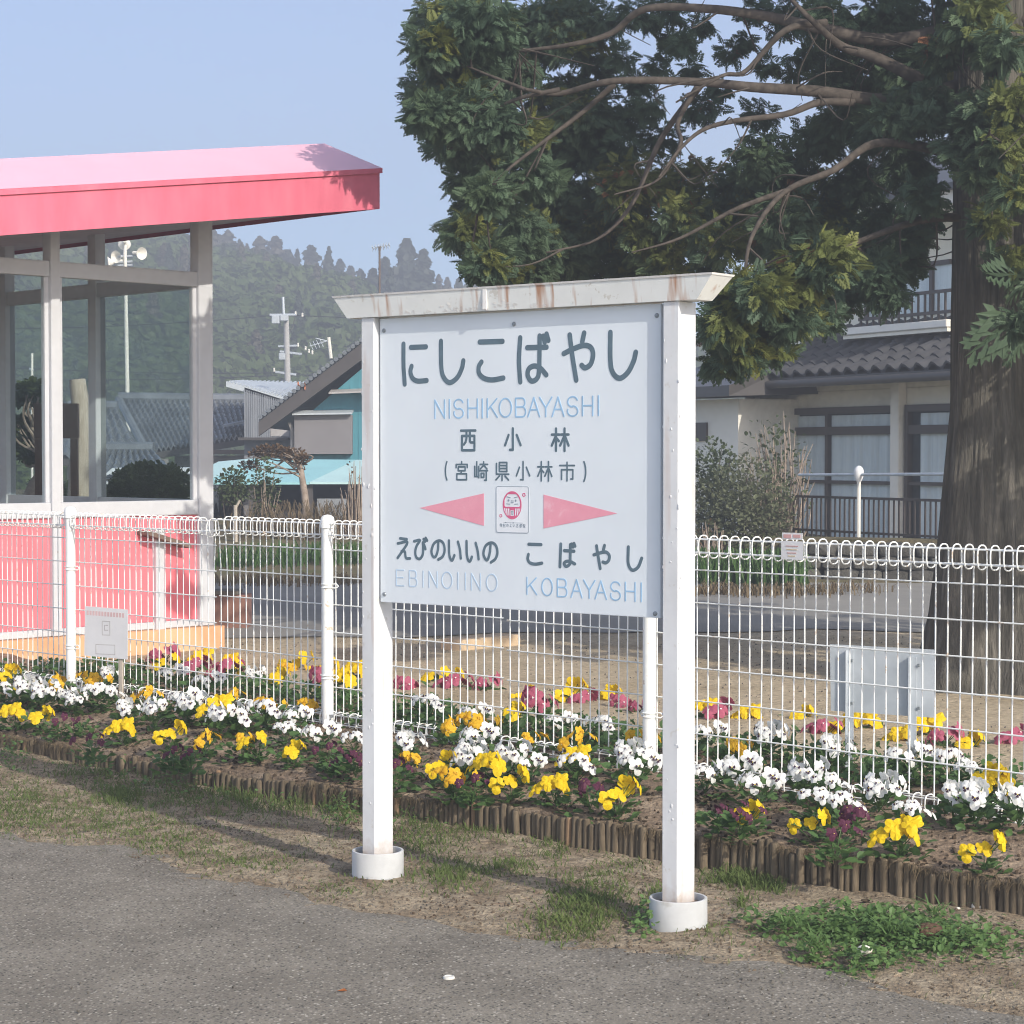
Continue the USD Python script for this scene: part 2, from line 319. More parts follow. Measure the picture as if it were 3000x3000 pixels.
arc = lambda cx, cy, rx, ry, a0, a1, n=14: [(cx + rx * math.cos(math.radians(a0 + (a1 - a0) * i / n)), cy - ry * math.sin(math.radians(a0 + (a1 - a0) * i / n))) for i in range(n + 1)]
GL = {  # strokes in a unit box, y down
 '西': [[(0,.04),(1,.04)],[(.07,.3),(.93,.3),(.93,1),(.07,1),(.07,.3)],[(.38,.04),(.38,.42),(.32,.6),(.2,.72)],[(.62,.04),(.62,.56),(.68,.62),(.9,.62)]],
 '小': [[(.5,0),(.5,.97),(.32,.97)],[(.24,.3),(.02,.76)],[(.74,.3),(.98,.76)]],
 '林': [[(0,.27),(.45,.27)],[(.25,0),(.25,1)],[(.25,.3),(0,.76)],[(.27,.42),(.42,.56)],[(.54,.27),(1,.27)],[(.76,0),(.76,1)],[(.76,.3),(.5,.76)],[(.76,.3),(1,.76)]],
 '宮': [[(.5,-.04),(.5,.1)],[(.02,.3),(.02,.12),(.98,.12),(.98,.3)],[(.2,.26),(.8,.26),(.8,.48),(.2,.48),(.2,.26)],[(.5,.48),(.43,.64)],[(.08,.66),(.92,.66),(.92,1),(.08,1),(.08,.66)]],
 '崎': [[(.16,0),(.16,.8)],[(0,.25),(0,.8),(.32,.8)],[(.32,.25),(.32,.86)],[(.42,.14),(1,.14)],[(.7,0),(.68,.2),(.45,.38)],[(.72,.2),(.95,.38)],[(.4,.48),(1,.48)],[(.5,.62),(.72,.62),(.72,.84),(.5,.84),(.5,.62)],[(.9,.48),(.9,1),(.76,1)]],
 '県': [[(.3,0),(.86,0),(.86,.5),(.3,.5),(.3,0)],[(.3,.17),(.86,.17)],[(.3,.33),(.86,.33)],[(.08,.06),(.08,.65),(1,.65)],[(.5,.65),(.5,1)],[(.3,.75),(.04,.97)],[(.72,.75),(.98,.97)]],
 '市': [[(.5,0),(.5,.16)],[(0,.17),(1,.17)],[(.12,.93),(.12,.4),(.9,.4),(.9,.9),(.76,.9)],[(.5,.17),(.5,1)]],
 '(': [arc(2.0,.5,1.9,.75,138,222)], ')': [arc(-1.0,.5,1.9,.75,42,-42)],
 'N': [[(0,1),(0,0),(1,1),(1,0)]], 'I': [[(.5,0),(.5,1)]], 'H': [[(0,0),(0,1)],[(1,0),(1,1)],[(0,.48),(1,.48)]], 'E': [[(1,0),(0,0),(0,1),(1,1)],[(0,.48),(.9,.48)]],
 'K': [[(0,0),(0,1)],[(.95,0),(0,.62)],[(.33,.42),(1,1)]], 'O': [arc(.5,.5,.5,.5,0,360,28)], 'A': [[(0,1),(.5,0),(1,1)],[(.2,.64),(.8,.64)]], 'Y': [[(0,0),(.5,.55),(.5,1)],[(1,0),(.5,.55)]],
 'B': [[(0,1),(0,0)] , [(0,0),(.6,0)] + arc(.62,.235,.3,.235,90,-90,10) + [(0,.47)], [(0,.47),(.66,.47)] + arc(.66,.735,.34,.265,90,-90,10) + [(0,1)]],
 'S': [arc(.5,.26,.44,.26,20,270,16) + arc(.5,.74,.46,.26,88,-200,18)],
 '縁': [[(.25,0),(.05,.25),(.3,.3)],[(.35,.15),(.05,.5),(.35,.48)],[(.2,.5),(.2,1)],[(.5,.1),(.9,.1),(.85,.3)],[(.45,.3),(1,.3)],[(.7,.3),(.5,.6)],[(.7,.4),(.8,1)],[(.95,.45),(.55,.85)]],
 '起': [[(0,.2),(.5,.2)],[(.25,0),(.25,.75)],[(.0,.42),(.5,.42)],[(.1,.5),(.1,.75),(0,1),(1,1)],[(.6,.12),(.95,.12),(.95,.45),(.6,.45),(.6,.75),(1,.75)]],
 'の': [[(.5,.1),(.45,.6),(.25,.85),(.05,.6),(.2,.2),(.6,.1),(.95,.4),(.8,.8),(.5,.95)]], 'よ': [[(.5,0),(.5,.75),(.3,.95),(.1,.8),(.4,.7),(.9,.95)],[(.5,.3),(.85,.3)]],
 'い': [[(.1,.1),(.12,.7),(.3,.9),(.4,.6)],[(.75,.2),(.9,.7)]], '吉': [[(.05,.15),(.95,.15)],[(.5,0),(.5,.42)],[(.2,.42),(.8,.42)],[(.2,.6),(.8,.6),(.8,1),(.2,1),(.2,.6)]],
 '都': [[(.1,.2),(.5,.2)],[(.3,0),(.3,.4)],[(0,.4),(.6,.4)],[(.55,.1),(.1,.6)],[(.2,.55),(.5,.55),(.5,1),(.2,1),(.2,.55)],[(.7,0),(.7,1)],[(.7,.05),(1,.05),(.8,.4),(1,.6),(.75,.7)]],
 '線': [[(.25,0),(.05,.25),(.3,.3)],[(.35,.15),(.05,.5),(.35,.48)],[(.2,.5),(.2,1)],[(.5,.1),(.95,.1),(.95,.45),(.5,.45),(.5,.1)],[(.72,.45),(.72,1)],[(.45,.6),(.6,.6),(.45,.95)],[(1,.55),(.75,.7),(1,1)]]}
def strokes(lines, w, curve=True):
    return unary_union([LineString(spline(l, 7) if curve and len(l) > 2 else l).buffer(w / 2, quad_segs=4) for l in lines])
def boxed(chars, w):
    return unary_union([strokes([[(u0 + (u1 - u0) * x, v1 + (v0 - v1) * y) for x, y in st] for st in GL[c]], w, False) for c, u0, v0, u1, v1 in chars])
def print_on(name, shape, mat, y=PF, th=.0008, parent=panel, unit=1000.):
    shape = shapely.affinity.scale(shape, 1 / unit, 1 / unit, origin=(0, 0)).simplify(.0002)
    return smb().prism(shape, y - .0002, y + th).build(name, mat, parent)
print_on('kana_lettering', strokes(BIG, 17), M['kana_paint'])
print_on('roman_lettering', boxed(LAT1, 5.2), M['roman_paint'])
for k_ in KANJI1: print_on('kanji', boxed([k_], 8.4), M['kana_paint'])
for k_ in KANJI2: print_on('kanji' if k_[0] not in '()' else 'bracket', boxed([k_], 5.6), M['kana_paint'])
print_on('kana_lettering', strokes(SMALL1, 9.5), M['kana_paint'])
print_on('kana_lettering', strokes(SMALL2, 10.5), M['kana_paint'])
print_on('roman_lettering', boxed(LAT2, 4.2), M['roman_faded'])
print_on('roman_lettering', boxed(LAT3, 4.6), M['roman_paint'])
print_on('arrow', Polygon([(210, 1243), (481, 1294), (481, 1190)]), M['arrow_paint'])
print_on('arrow', Polygon([(1003, 1239), (720.5, 1293), (720.5, 1187)]), M['arrow_paint'])
rr = lambda x0, y0, x1, y1, r: shapely.box(x0 + r, y0 + r, x1 - r, y1 - r).buffer(r, quad_segs=5)
card = rr(531, 1170, 663, 1318, 8)
stk = print_on('emblem_card', card, M['sticker_white'], PF, .0006)
P2 = PF + .0007
def on_card(name, shape, mat, lift=0.0):
    return smb().prism(shapely.affinity.scale(shape, .001, .001, origin=(0, 0)), P2 + lift, P2 + lift + .0004).build(name, mat, stk)
kx, ky = 131 / 1110., 148 / 1560.
W = lambda x, y: (531 + (x - 110) * kx, 1318 - (y - 270) * ky)
on_card('card_border', card.difference(card.buffer(-1.7)), M['sticker_grey'])
egg = Polygon([W(660 + (320 + 8 * math.sin(a)) * math.cos(a), 905 - 470 * math.sin(a)) for a in np.linspace(0, 2 * np.pi, 60)])
face = shapely.box(*W(400, 960), *W(930, 535)).intersection(egg.buffer(-5)).buffer(-6).buffer(6)
holes = [face] + [Polygon([W(x - 26, 1010), W(x + 26, 1010), W(x + 26 * .8 + (660 - x) * .12, 1250), W(x - 26 * .8 + (660 - x) * .12, 1250)]) for x in (405, 470, 540, 790, 865, 930)] + [shapely.box(*W(600, 1260), *W(725, 1075))]
on_card('round_doll', egg.difference(unary_union(holes).intersection(egg.buffer(-3.2))), M['sticker_red'])
fl = lambda ls, w: unary_union([LineString([W(*p) for p in l]).buffer(w / 2, quad_segs=3) for l in ls])
on_card('face_lines', unary_union([fl([[(480, 625), (600, 655)], [(730, 655), (845, 625)], [(470, 860), (590, 870)], [(745, 870), (860, 860)], [(640, 740), (630, 820), (700, 820), (690, 740)]], 2.2), Polygon([W(540 + 30 * math.cos(a), 745 + 36 * math.sin(a)) for a in np.linspace(0, 6.2, 16)]), Polygon([W(785 + 26 * math.cos(a), 750 + 40 * math.sin(a)) for a in np.linspace(0, 6.2, 16)]), fl([[(630, 1110), (695, 1110)], [(640, 1110), (640, 1210), (690, 1210), (690, 1110)]], 1.4)]), M['sticker_grey'], .0003)
pl_ = lambda x, y, r: Polygon([W(x + r * (1 + .12 * math.cos(5 * a)) * math.cos(a + .3), y + r * 1.2 * (1 + .12 * math.cos(5 * a)) * math.sin(a + .3)) for a in np.linspace(0, 6.2, 30)])
on_card('blossoms', unary_union([pl_(1058, 555, 55).difference(pl_(1058, 555, 28)), pl_(272, 1265, 48).difference(pl_(272, 1265, 25))]), M['sticker_red'])
on_card('slogan', unary_union([boxed([(c, 546 + i * 13.2, 1188, 555.5 + i * 13.2, 1199) for i, c in enumerate('縁起のよい吉都線')], 1.15), fl([[(370, 1490), (1030, 1490)]], .9), fl([[(430, 1485), (450, 1485)], [(690, 1490), (710, 1490)]], 3.4)]), M['sticker_grey'])

# ---------------------------------------------------------------- ground
NOI = lambda p, k, sc, oc=4, sd=0: meshkit.fbm(np.stack([p * sc, k * sc, 0 * p], -1), oc, sd)
TE = lambda s: np.interp(s, [-13, -8, -6.5, -5.6, -5, -3.9, -2, 2], [5.33, 5.35, 5.38, 5.43, 5.455, 5.585, 5.66, 5.7])    # face of the log edging
TA = lambda s: np.interp(s, [-14, -6.9, -5.9, -5, -4.4, -3.8, -3.4, -2.9, 2], [3.95, 4.2, 4.28, 4.3, 4.38, 4.48, 4.58, 4.6, 4.75])   # edge of the asphalt
FT = 6.35                                                                                                                    # the fence
M['field'] = look('field', [(.3, (.10, .10, .05)), (.6, (.16, .14, .07))], .05, 5, .95, .1)
M['asphalt'] = look('asphalt', [(.25, (.155, .138, .112)), (.55, (.225, .203, .166)), (.75, (.275, .25, .205))], 3.0, 7, .88, .25, 1.0, 95, .008, more=(
    {'v': ('voronoi_texture', {'scale': 95.0}), 'vr': ('rgb_ramp', {'ramp': [(.0, (1, 1, 1)), (.30, (1, 1, 1)), (.46, (0, 0, 0))]}), 'wn': ('rgb_ramp', {'ramp': [(.15, (.055, .053, .048)), (.45, (.15, .14, .122)), (.75, (.36, .33, .28)), (.92, (.52, .485, .42))]}),
     'bw': ('rgb_to_bw', {}), 'x': ('mix', {}), 'sep': ('separate_xyz', {}), 'tt': ('math', {'math_type': 'multiply_add', 'value2': .778}), 'ty': ('math', {'math_type': 'multiply', 'value2': .636}),
     'ne': ('noise_texture', {'scale': 2.6, 'detail': 9, 'roughness': .78}), 'ns': ('math', {'math_type': 'multiply_add', 'value2': 1.7}), 'me': ('map_range', {'from_min': 5.35, 'from_max': 5.85, 'to_min': 0, 'to_max': .92, 'clamp': True}), 'xe': ('mix', {'color2': (.34, .285, .205)})},
    [('g.position', 'v.vector'), ('v.distance', 'vr.fac'), ('v.color', 'bw.color'), ('bw.val', 'wn.fac'), ('vr.color', 'x.fac'), ('r.color', 'x.color1'), ('wn.color', 'x.color2'),
     ('g.position', 'sep.vector'), ('sep.y', 'ty.value1'), ('sep.x', 'tt.value1'), ('ty.value', 'tt.value3'), ('g.position', 'ne.vector'), ('ne.fac', 'ns.value1'), ('tt.value', 'ns.value3'), ('ns.value', 'me.value'), ('me.result', 'xe.fac'), ('x.color', 'xe.color1')], 'xe.color'))
M['dirt'] = look('dirt', [(.22, (.19, .14, .096)), (.45, (.30, .24, .17)), (.6, (.40, .335, .245)), (.75, (.32, .20, .13))], 6.5, 9, .95, .1, 1.0, 60, .02, distortion=.5, more=({'n9': ('noise_texture', {'scale': 75.0, 'detail': 5, 'roughness': .75}), 'r9': ('rgb_ramp', {'ramp': [(.3, (.45, .45, .45)), (.5, (.95, .95, .95)), (.68, (1.45, 1.4, 1.3))]}), 'x9': ('mix', {'mix_type': 'multiply', 'fac': 1.0})}, [('g.position', 'n9.vector'), ('n9.fac', 'r9.fac'), ('r.color', 'x9.color1'), ('r9.color', 'x9.color2')], 'x9.color'))
M['bed_soil'] = look('bed_soil', [(.25, (.15, .11, .078)), (.5, (.27, .205, .147)), (.7, (.40, .32, .235))], 9, 9, .95, .1, 1.0, 55, .02, distortion=.3, more=({'n9': ('noise_texture', {'scale': 60.0, 'detail': 5, 'roughness': .75}), 'r9': ('rgb_ramp', {'ramp': [(.3, (.5, .5, .5)), (.5, (.95, .95, .95)), (.68, (1.5, 1.4, 1.3))]}), 'x9': ('mix', {'mix_type': 'multiply', 'fac': 1.0})}, [('g.position', 'n9.vector'), ('n9.fac', 'r9.fac'), ('r.color', 'x9.color1'), ('r9.color', 'x9.color2')], 'x9.color'))
M['yard_sand'] = look('yard_sand', [(.3, (.36, .29, .19)), (.55, (.48, .40, .28)), (.75, (.39, .31, .215))], 1.7, 8, .95, .1, 1.0, 30, .02, more=({'n9': ('noise_texture', {'scale': 30.0, 'detail': 5, 'roughness': .75}), 'r9': ('rgb_ramp', {'ramp': [(.3, (.6, .6, .6)), (.5, (.97, .97, .97)), (.68, (1.3, 1.25, 1.2))]}), 'x9': ('mix', {'mix_type': 'multiply', 'fac': 1.0})}, [('g.position', 'n9.vector'), ('n9.fac', 'r9.fac'), ('r.color', 'x9.color1'), ('r9.color', 'x9.color2')], 'x9.color'))
M['road'] = look('road', [(.3, (.215, .205, .185)), (.7, (.29, .275, .245))], .8, 6, .9, .2, .6, 60, .006)
M['stone_bits'] = look('stone_bits', [(.3, (.16, .145, .12)), (.6, (.34, .31, .26)), (.8, (.52, .49, .43))], 3, 2, .85, .2, isl=.55)
obj('ground', ([(-1500, -300, -.3), (1500, -300, -.3), (1500, 2500, -.3), (-1500, 2500, -.3)], [(0, 1, 2, 3)]), M['field'], kind='structure')
# platform: asphalt whose edge crumbles into the dirt
ss = np.linspace(-15, 3, 361)
ta = TA(ss) + (NOI(ss, 0 * ss, 1.6, 4, 5) - .5) * .34 + (NOI(ss, 0 * ss, 9, 3, 6) - .5) * .12
v, f = grid(lambda i, w: np.array([ST(ss[int(a)], -9 + (ta[int(a)] + 9) * b, .004 + .006 * (meshkit.noise(np.array([ss[int(a)] * 2, b * 9, 0.])) - .5) - .012 * max(0, b - .985) / .015) for a, b in zip(i, w)]), np.arange(len(ss)), np.concatenate([[0, .3, .5, .6, .7], np.linspace(.76, 1, 30)]))
obj('platform', (v, f), M['asphalt'], smooth=True, kind='structure')
def zdirt(s, t):
    k = np.clip((t - TA(s) + .3) / 1.0, 0, 1)
    return -.012 + .014 * k + (NOI(s, t, 2.2, 4, 8) - .5) * .05 * (.35 + .65 * k) + (NOI(s, t, 14, 3, 9) - .5) * .028
v, f = grid(lambda s, t: np.stack([(s + t) * R2, (t - s) * R2, zdirt(s, t)], -1), np.linspace(-14, 1.5, 420), np.linspace(3.75, 5.72, 60))
obj('dirt_strip', (v, f), M['dirt'], smooth=True, kind='structure')
def zbed(s, w):
    t = TE(s) + .02 + w
    z = np.interp(s, [-9, -6.3, -5.3], [.060, .074, .100]) + np.interp(s, [-9, -6.3, -5.3], [.085, .071, .045]) * np.clip(w / .5, 0, 1) + (NOI(s, t, 3.0, 4, 11) - .5) * .05 * np.clip(w / .2, .15, 1) + (NOI(s, t, 15, 3, 12) - .5) * .022
    return z - .16 * np.clip((t - 7.0) / .5, 0, 1) ** 1.3
def bed_z(s, t): return float(zbed(np.array([s]), np.array([t - TE(s) - .02]))[0])
v, f = grid(lambda s, w: np.stack([(s + TE(s) + .02 + w) * R2, (TE(s) + .02 + w - s) * R2, np.where(w < 0, -.06, zbed(s, np.maximum(w, 0)))], -1), np.linspace(-14, 1.5, 420), np.concatenate([[-.004], np.linspace(0, 2.3, 70)]))
obj('flower_bed', (v, f), M['bed_soil'], smooth=True, kind='structure')
# behind the fence: sandy yard, then a road
YZ = .08
v, f = grid(lambda x, y: np.stack([x, y, YZ + (NOI(x, y, .8, 3, 21) - .5) * .03 * np.clip((14.6 - y) / .8, 0, 1)], -1), np.linspace(-14, 14, 90), np.linspace(6.0, 17.5, 60))
keep = ((v[f][:, :, 0] + v[f][:, :, 1]) * R2).min(1) > 6.75
obj('yard', (v, f[keep]), M['yard_sand'], smooth=True, kind='structure')
xs = np.linspace(-30, 30, 200)
ye = 15.3 + .35 * np.sin(xs * .7) + (NOI(xs, xs * 0, 1.3, 4, 31) - .5) * .9
v, f = grid(lambda i, w: np.array([(xs[int(a)], ye[int(a)] + (21.8 + .02 * xs[int(a)] - ye[int(a)]) * b, YZ + .008) for a, b in zip(i, w)]), np.arange(200), np.linspace(0, 1, 6))
obj('road', (v, f), M['road'], smooth=True, kind='structure')
M['verge'] = look('verge', [(.3, (.09, .085, .045)), (.5, (.17, .14, .085)), (.7, (.12, .13, .055))], 1.5, 6, .95, .1, 1.0, 20, .03)
v, f = grid(lambda x, y: np.stack([x, y, np.where(y < 21.3, -.02, YZ + .03 + (NOI(x, y, .5, 4, 33) - .4) * .12 + np.clip((y - 23) / 6, 0, 1) * .25)], -1), np.linspace(-40, 40, 120), np.linspace(21.0, 75, 90))
obj('verge', (v, f), M['verge'], smooth=True, kind='structure')
# loose stones on the platform, the dirt and the soil
def stones(name, n, sampler, r0, r1, seed, mat):
    rg = np.random.default_rng(seed); P = sampler(rg, n); n = len(P)
    t = trimesh.creation.icosahedron(); R = frames(rg.normal(size=(n, 3)), rg) * (rg.uniform(r0, r1, n) ** 1.0)[:, None, None] * rg.uniform(.5, 1.2, (n, 1, 3))
    return obj(name, scatter(t.vertices, t.faces, R, P), mat, kind='stuff')
def smp_plat(rg, n):
    s, t = rg.uniform(-9, -2, n), rg.uniform(2.6, 5.3, n); d = t - TA(s)
    k = rg.random(n) < np.where(d > .7, .25, np.where(d > -.25, 1, np.exp(d * 2.0) * .6)); s, t, d = s[k], t[k], d[k]
    return np.stack([(s + t) * R2, (t - s) * R2, np.where(d > .05, zdirt(s, t), .006) + .001], -1)
tag(stones('gravel', 14000, smp_plat, .001, .0045, 41, M['stone_bits']), 'loose pale gravel scattered along the edge of the platform', 'gravel')
def smp_dirt(rg, n):
    s, t = rg.uniform(-9.5, -2.4, n), rg.uniform(4.1, 5.55, n); k = (t > TA(s) - .12) & (t < TE(s)) & (rg.random(n) < .25 + NOI(s, t, 3, 3, 14)); s, t = s[k], t[k]
    return np.stack([(s + t) * R2, (t - s) * R2, zdirt(s, t) + .001], -1)
M['crumbs'] = look('crumbs', [(.3, (.16, .115, .08)), (.55, (.29, .23, .165)), (.75, (.42, .36, .28))], 3, 2, .95, .1, isl=.5)
tag(stones('dirt_crumbs', 16000, smp_dirt, .0015, .0065, 44, M['crumbs']), 'crumbs of dry earth and grit on the dirt strip', 'earth')
def smp_bed(rg, n):
    s, w = rg.uniform(-11, -2.4, n), rg.uniform(0, 1.5, n)
    return np.stack([(s + TE(s) + .02 + w) * R2, (TE(s) + .02 + w - s) * R2, zbed(s, w) + .002], -1)
M['clods'] = look('clods', [(.3, (.09, .065, .045)), (.6, (.19, .145, .10)), (.75, (.30, .25, .18))], 3, 2, .95, .1, isl=.5)
tag(stones('soil_clods', 9000, smp_bed, .003, .010, 42, M['clods']), 'crumbs of brown earth lying over the flower bed', 'earth')
tag(stones('yard_pebbles', 3000, lambda rg, n: np.stack([rg.uniform(-4, 4, n), 9.2 + rg.uniform(0, 1, n) ** .8 * 6, np.full(n, YZ + .003)], -1), .002, .007, 43, M['stone_bits']), 'small stones strewn over the sandy yard behind the fence', 'pebbles')
M['white_stone'] = flat('white_stone', (.62, .59, .51), .8, .2, .12, 30, .5, 50, .004)
ico2 = trimesh.creation.icosphere(2)
def rock(px, py, r, z, lab, mat, seed, sq=(1, .8, .62), name='stone', cat='stone'):
    v = np.asarray(ico2.vertices) * (1 + .35 * (meshkit.fbm(np.asarray(ico2.vertices) * 1.6 + seed, 3, seed)[:, None] - .5)) * r * np.array(sq)
    p = at(px, py, z); return tag(obj(name, (v + p + (0, 0, r * sq[2] * .5), ico2.faces), mat, smooth=True), lab, cat)
rock(2868, 2662, .024, 0, 'pale cream stone lying at the foot of the log edging near the right frame edge', M['white_stone'], 1)
rock(2532, 2790, .022, .02, 'white stone lying among the pulled weeds', M['white_stone'], 2)
rock(2806, 2664, .008, 0, 'tiny white pebble beside the cream stone at the log edging', M['white_stone'], 3, name='pebble', cat='pebble')
rock(2535, 2640, .012, 0, 'brown flat stone on the dirt between weeds and log edging', M['clods'], 4, (1.2, .9, .4))
rock(1427, 2455, .014, 0, 'yellowish stone on the dirt right of the left sign post', M['white_stone'], 5)
rock(1610, 2482, .016, 0, 'flat pale stone on the dirt before the log edging at the middle of the sign', M['stone_bits'], 6, (1.3, .9, .35))
# a white bottle-cap-like ring and an orange leaf on the asphalt
M['cap_white'] = flat('cap_white', (.58, .57, .52), .5)
p = at(1315, 2868, .004)
c = thing('bottle_cap', 'small white bottle cap lying on the asphalt in the foreground', 'bottle cap', p)
MB().lathe([(.0155, 0), (.0165, .003), (.015, .0075), (.012, .0085), (.0105, .006), (.001, .0055)], sides=20).build('cap_shell', M['cap_white'], c, 40)
M['dead_leaf'] = leaf('dead_leaf', [(.30, .10, .03), (.45, .2, .08)], 5, .5, .2)
p = at(1003, 2905, .006)
tag(MB(p).add([(-.014, 0, .002), (-.004, -.009, .004), (.013, -.002, .003), (.004, .009, .007), (0, 0, .001)], [(4, 0, 1), (4, 1, 2), (4, 2, 3), (4, 3, 0)]).build('dead_leaf', M['dead_leaf']), 'small orange dead leaf on the asphalt in the foreground', 'leaf')

# ---------------------------------------------------------------- log edging of the bed
M['log_wood'] = look('log_wood', [(.25, (.12, .095, .065)), (.5, (.24, .19, .13)), (.7, (.36, .285, .195))], 1.0, 5, .9, .15, .8, 2, .006, stretch=(55, 55, 7), isl=.45)
M['log_pale'] = look('log_pale', [(.3, (.20, .13, .08)), (.7, (.30, .20, .12))], 1.0, 5, .9, .15, .6, 2, .004, stretch=(55, 55, 7))
edge = thing('log_edging', 'low edging of small upright brown logs holding the flower bed soil', 'garden edging')
rg = np.random.default_rng(5); s = -10.55; n = 0; base = .105
while s < -2.75 and n < 290:
    r = rg.uniform(.0115, .0165)
    if n % 11 == 0: base = .103 + rg.uniform(-.014, .014)
    p = ST(s, TE(s) + .004 * rg.normal(), 0); h = base * float(np.interp(s, [-9, -6.3, -5.3], [.58, .72, 1])) + rg.normal() * .008
    mb = MB(p); a = np.arange(7) * 2 * np.pi / 7 + rg.random()
    ring = lambda rr, z, dx=0: np.stack([rr * np.cos(a) + dx, rr * np.sin(a), np.full(7, z)], 1)
    lean = rg.normal() * .003
    v = np.vstack([ring(r * 1.1, -.03), ring(r, h - .006, lean), ring(r * .72, h, lean), [[lean, 0, h + .001]]])
    k = np.arange(7); k2 = (k + 1) % 7
    f = np.vstack([np.stack(q, 1) for i in (0, 7) for q in ((i + k, i + k2, i + 7 + k2), (i + k, i + 7 + k2, i + 7 + k))] + [np.stack([14 + k, 14 + k2, np.full(7, 21)], 1)])
    mb.add(v, f).build('log', M['log_pale'] if rg.random() < .04 else M['log_wood'], edge, 50)
    s += r * 1.86; n += 1
# grass roots and straw hanging over the logs
def blades(P, H, L, W, rg, bend=.6, fwd=None):
    """N blades of grass rooted at P: height H, reach L."""
    n = len(P); az = rg.uniform(0, 2 * np.pi, n) if fwd is None else fwd
    d = np.stack([np.cos(az), np.sin(az), 0 * az], 1); sd = np.stack([-np.sin(az), np.cos(az), 0 * az], 1)
    H, L, W = (np.broadcast_to(x, (n,))[:, None] for x in (H, L, W)); up = np.array([0, 0, 1.])
    m1 = P + d * L * .3 + up * H * .6; m2 = P + d * L * .7 + up * H * (1 - .15 * bend); tip = P + d * L + up * H * (1 - .5 * bend)
    v = np.stack([P - sd * W, P + sd * W, m1 - sd * W * .8, m1 + sd * W * .8, m2 - sd * W * .5, m2 + sd * W * .5, tip], 1)
    f = np.array([(0, 1, 3), (0, 3, 2), (2, 3, 5), (2, 5, 4), (4, 5, 6)])[None] + (np.arange(n) * 7)[:, None, None]
    return v.reshape(-1, 3), f.reshape(-1, 3)
M['straw'] = leaf('straw', [(.16, .12, .07), (.27, .21, .125), (.38, .31, .20)], 6, .6, .15, .8)
s = rg.uniform(-10.5, -2.7, 6500); on = NOI(s, s * 0, 1.3, 3, 51) > .36; s = s[on]
P = np.stack([(s + TE(s) - .004) * R2, (TE(s) - .004 - s) * R2, np.full(len(s), .104) * np.interp(s, [-9, -6.3, -5.3], [.62, .76, 1])], 1) + rg.normal(size=(len(s), 3)) * .007
az = np.full(len(s), math.radians(225)) + rg.normal(size=len(s)) * .7
tag(obj('dry_roots', blades(P, rg.uniform(-.045, .012, len(s)), rg.uniform(.012, .038, len(s)), .0011, rg, .4, az), M['straw'], kind='stuff'), 'dry straw and roots hanging over the top of the log edging', 'dry grass')

# ---------------------------------------------------------------- grass and weeds on the dirt strip
M['grass'] = leaf('grass', [(.11, .15, .045), (.20, .25, .08), (.31, .34, .13), (.42, .39, .22)], 2.5, .55, .3, .7)
M['weeds'] = leaf('weeds', [(.11, .19, .06), (.22, .35, .12), (.36, .50, .20), (.46, .56, .28)], 6, .6, .3, .5)
def ground_z(s, t): return np.where(t < TE(s) - .02, zdirt(s, t), zbed(s, np.maximum(t - TE(s) - .02, 0)))
def px_st(px, py, z=0.0):
    p = at(px, py, z); return (p[0] - p[1]) * R2, (p[0] + p[1]) * R2
VV, FF, off = [], [], 0
def patch(px, py, rx, ry, n, h, w=.0016, reach=.8):
    """a patch of grass rx, ry pixels about a spot of the photograph"""
    global off
    n = int(n * (1.9 if px < 760 else 1.25)); q = rg.normal(size=(n, 2)) * .5; k = [px_st(px + a * rx, py + b * ry) for a, b in q]
    s, t = np.array(k).T; ok = t < TE(s) - .03; s, t = s[ok], t[ok]
    if not len(s): return
    P = np.stack([(s + t) * R2, (t - s) * R2, ground_z(s, t)], 1); h *= .52; n_ = len(s); hh = h * rg.uniform(.35, 1.2, n_)
    v, f = blades(P, hh, hh * rg.uniform(.5, reach + 1.3, len(s)), 1.35 * w * rg.uniform(.6, 1.4, len(s)), rg)
    VV.append(v); FF.append(f + off); off += len(v)
for a in ((560, 2330, 420, 70, 700, .05), (300, 2260, 260, 40, 260, .06), (850, 2330, 240, 70, 800, .10), (1000, 2330, 80, 90, 260, .14), (1240, 2370, 160, 70, 420, .09), (1320, 2560, 130, 50, 420, .055), (1250, 2470, 120, 40, 260, .045),
          (1500, 2545, 90, 30, 220, .04), (1720, 2660, 130, 90, 1000, .05), (1640, 2720, 120, 40, 300, .04), (1620, 2490, 80, 40, 160, .05), (2170, 2570, 90, 40, 420, .085), (2260, 2590, 60, 30, 180, .06), (2180, 2660, 40, 25, 80, .04),
          (350, 2330, 70, 25, 200, .06), (250, 2400, 350, 60, 900, .03), (60, 2360, 120, 80, 500, .035), (500, 2470, 200, 40, 300, .03), (700, 2520, 200, 40, 240, .028), (1100, 2560, 90, 40, 160, .03), (1000, 2600, 120, 30, 120, .025), (1560, 2400, 120, 50, 200, .07), (1420, 2440, 160, 40, 260, .05),
          (1930, 2640, 40, 30, 100, .05), (1830, 2530, 100, 40, 120, .035), (2400, 2540, 200, 30, 60, .05), (2780, 2600, 200, 30, 60, .045), (2090, 2740, 60, 30, 40, .03), (1240, 2420, 240, 60, 300, .06)):
    patch(*a)
sp = rg.uniform(-9.5, -2.5, 5200); tp = TA(sp) - .05 + rg.random(5200) ** .8 * 1.2; ok = (NOI(sp, tp, 1.9, 4, 61) > .5) & (tp < TE(sp) - .03); sp, tp = sp[ok], tp[ok]
P = np.stack([(sp + tp) * R2, (tp - sp) * R2, ground_z(sp, tp)], 1); hh = rg.uniform(.006, .022, len(sp))
v, f = blades(P, hh, hh * 1.4, .0012, rg); VV.append(v); FF.append(f + off); off += len(v)
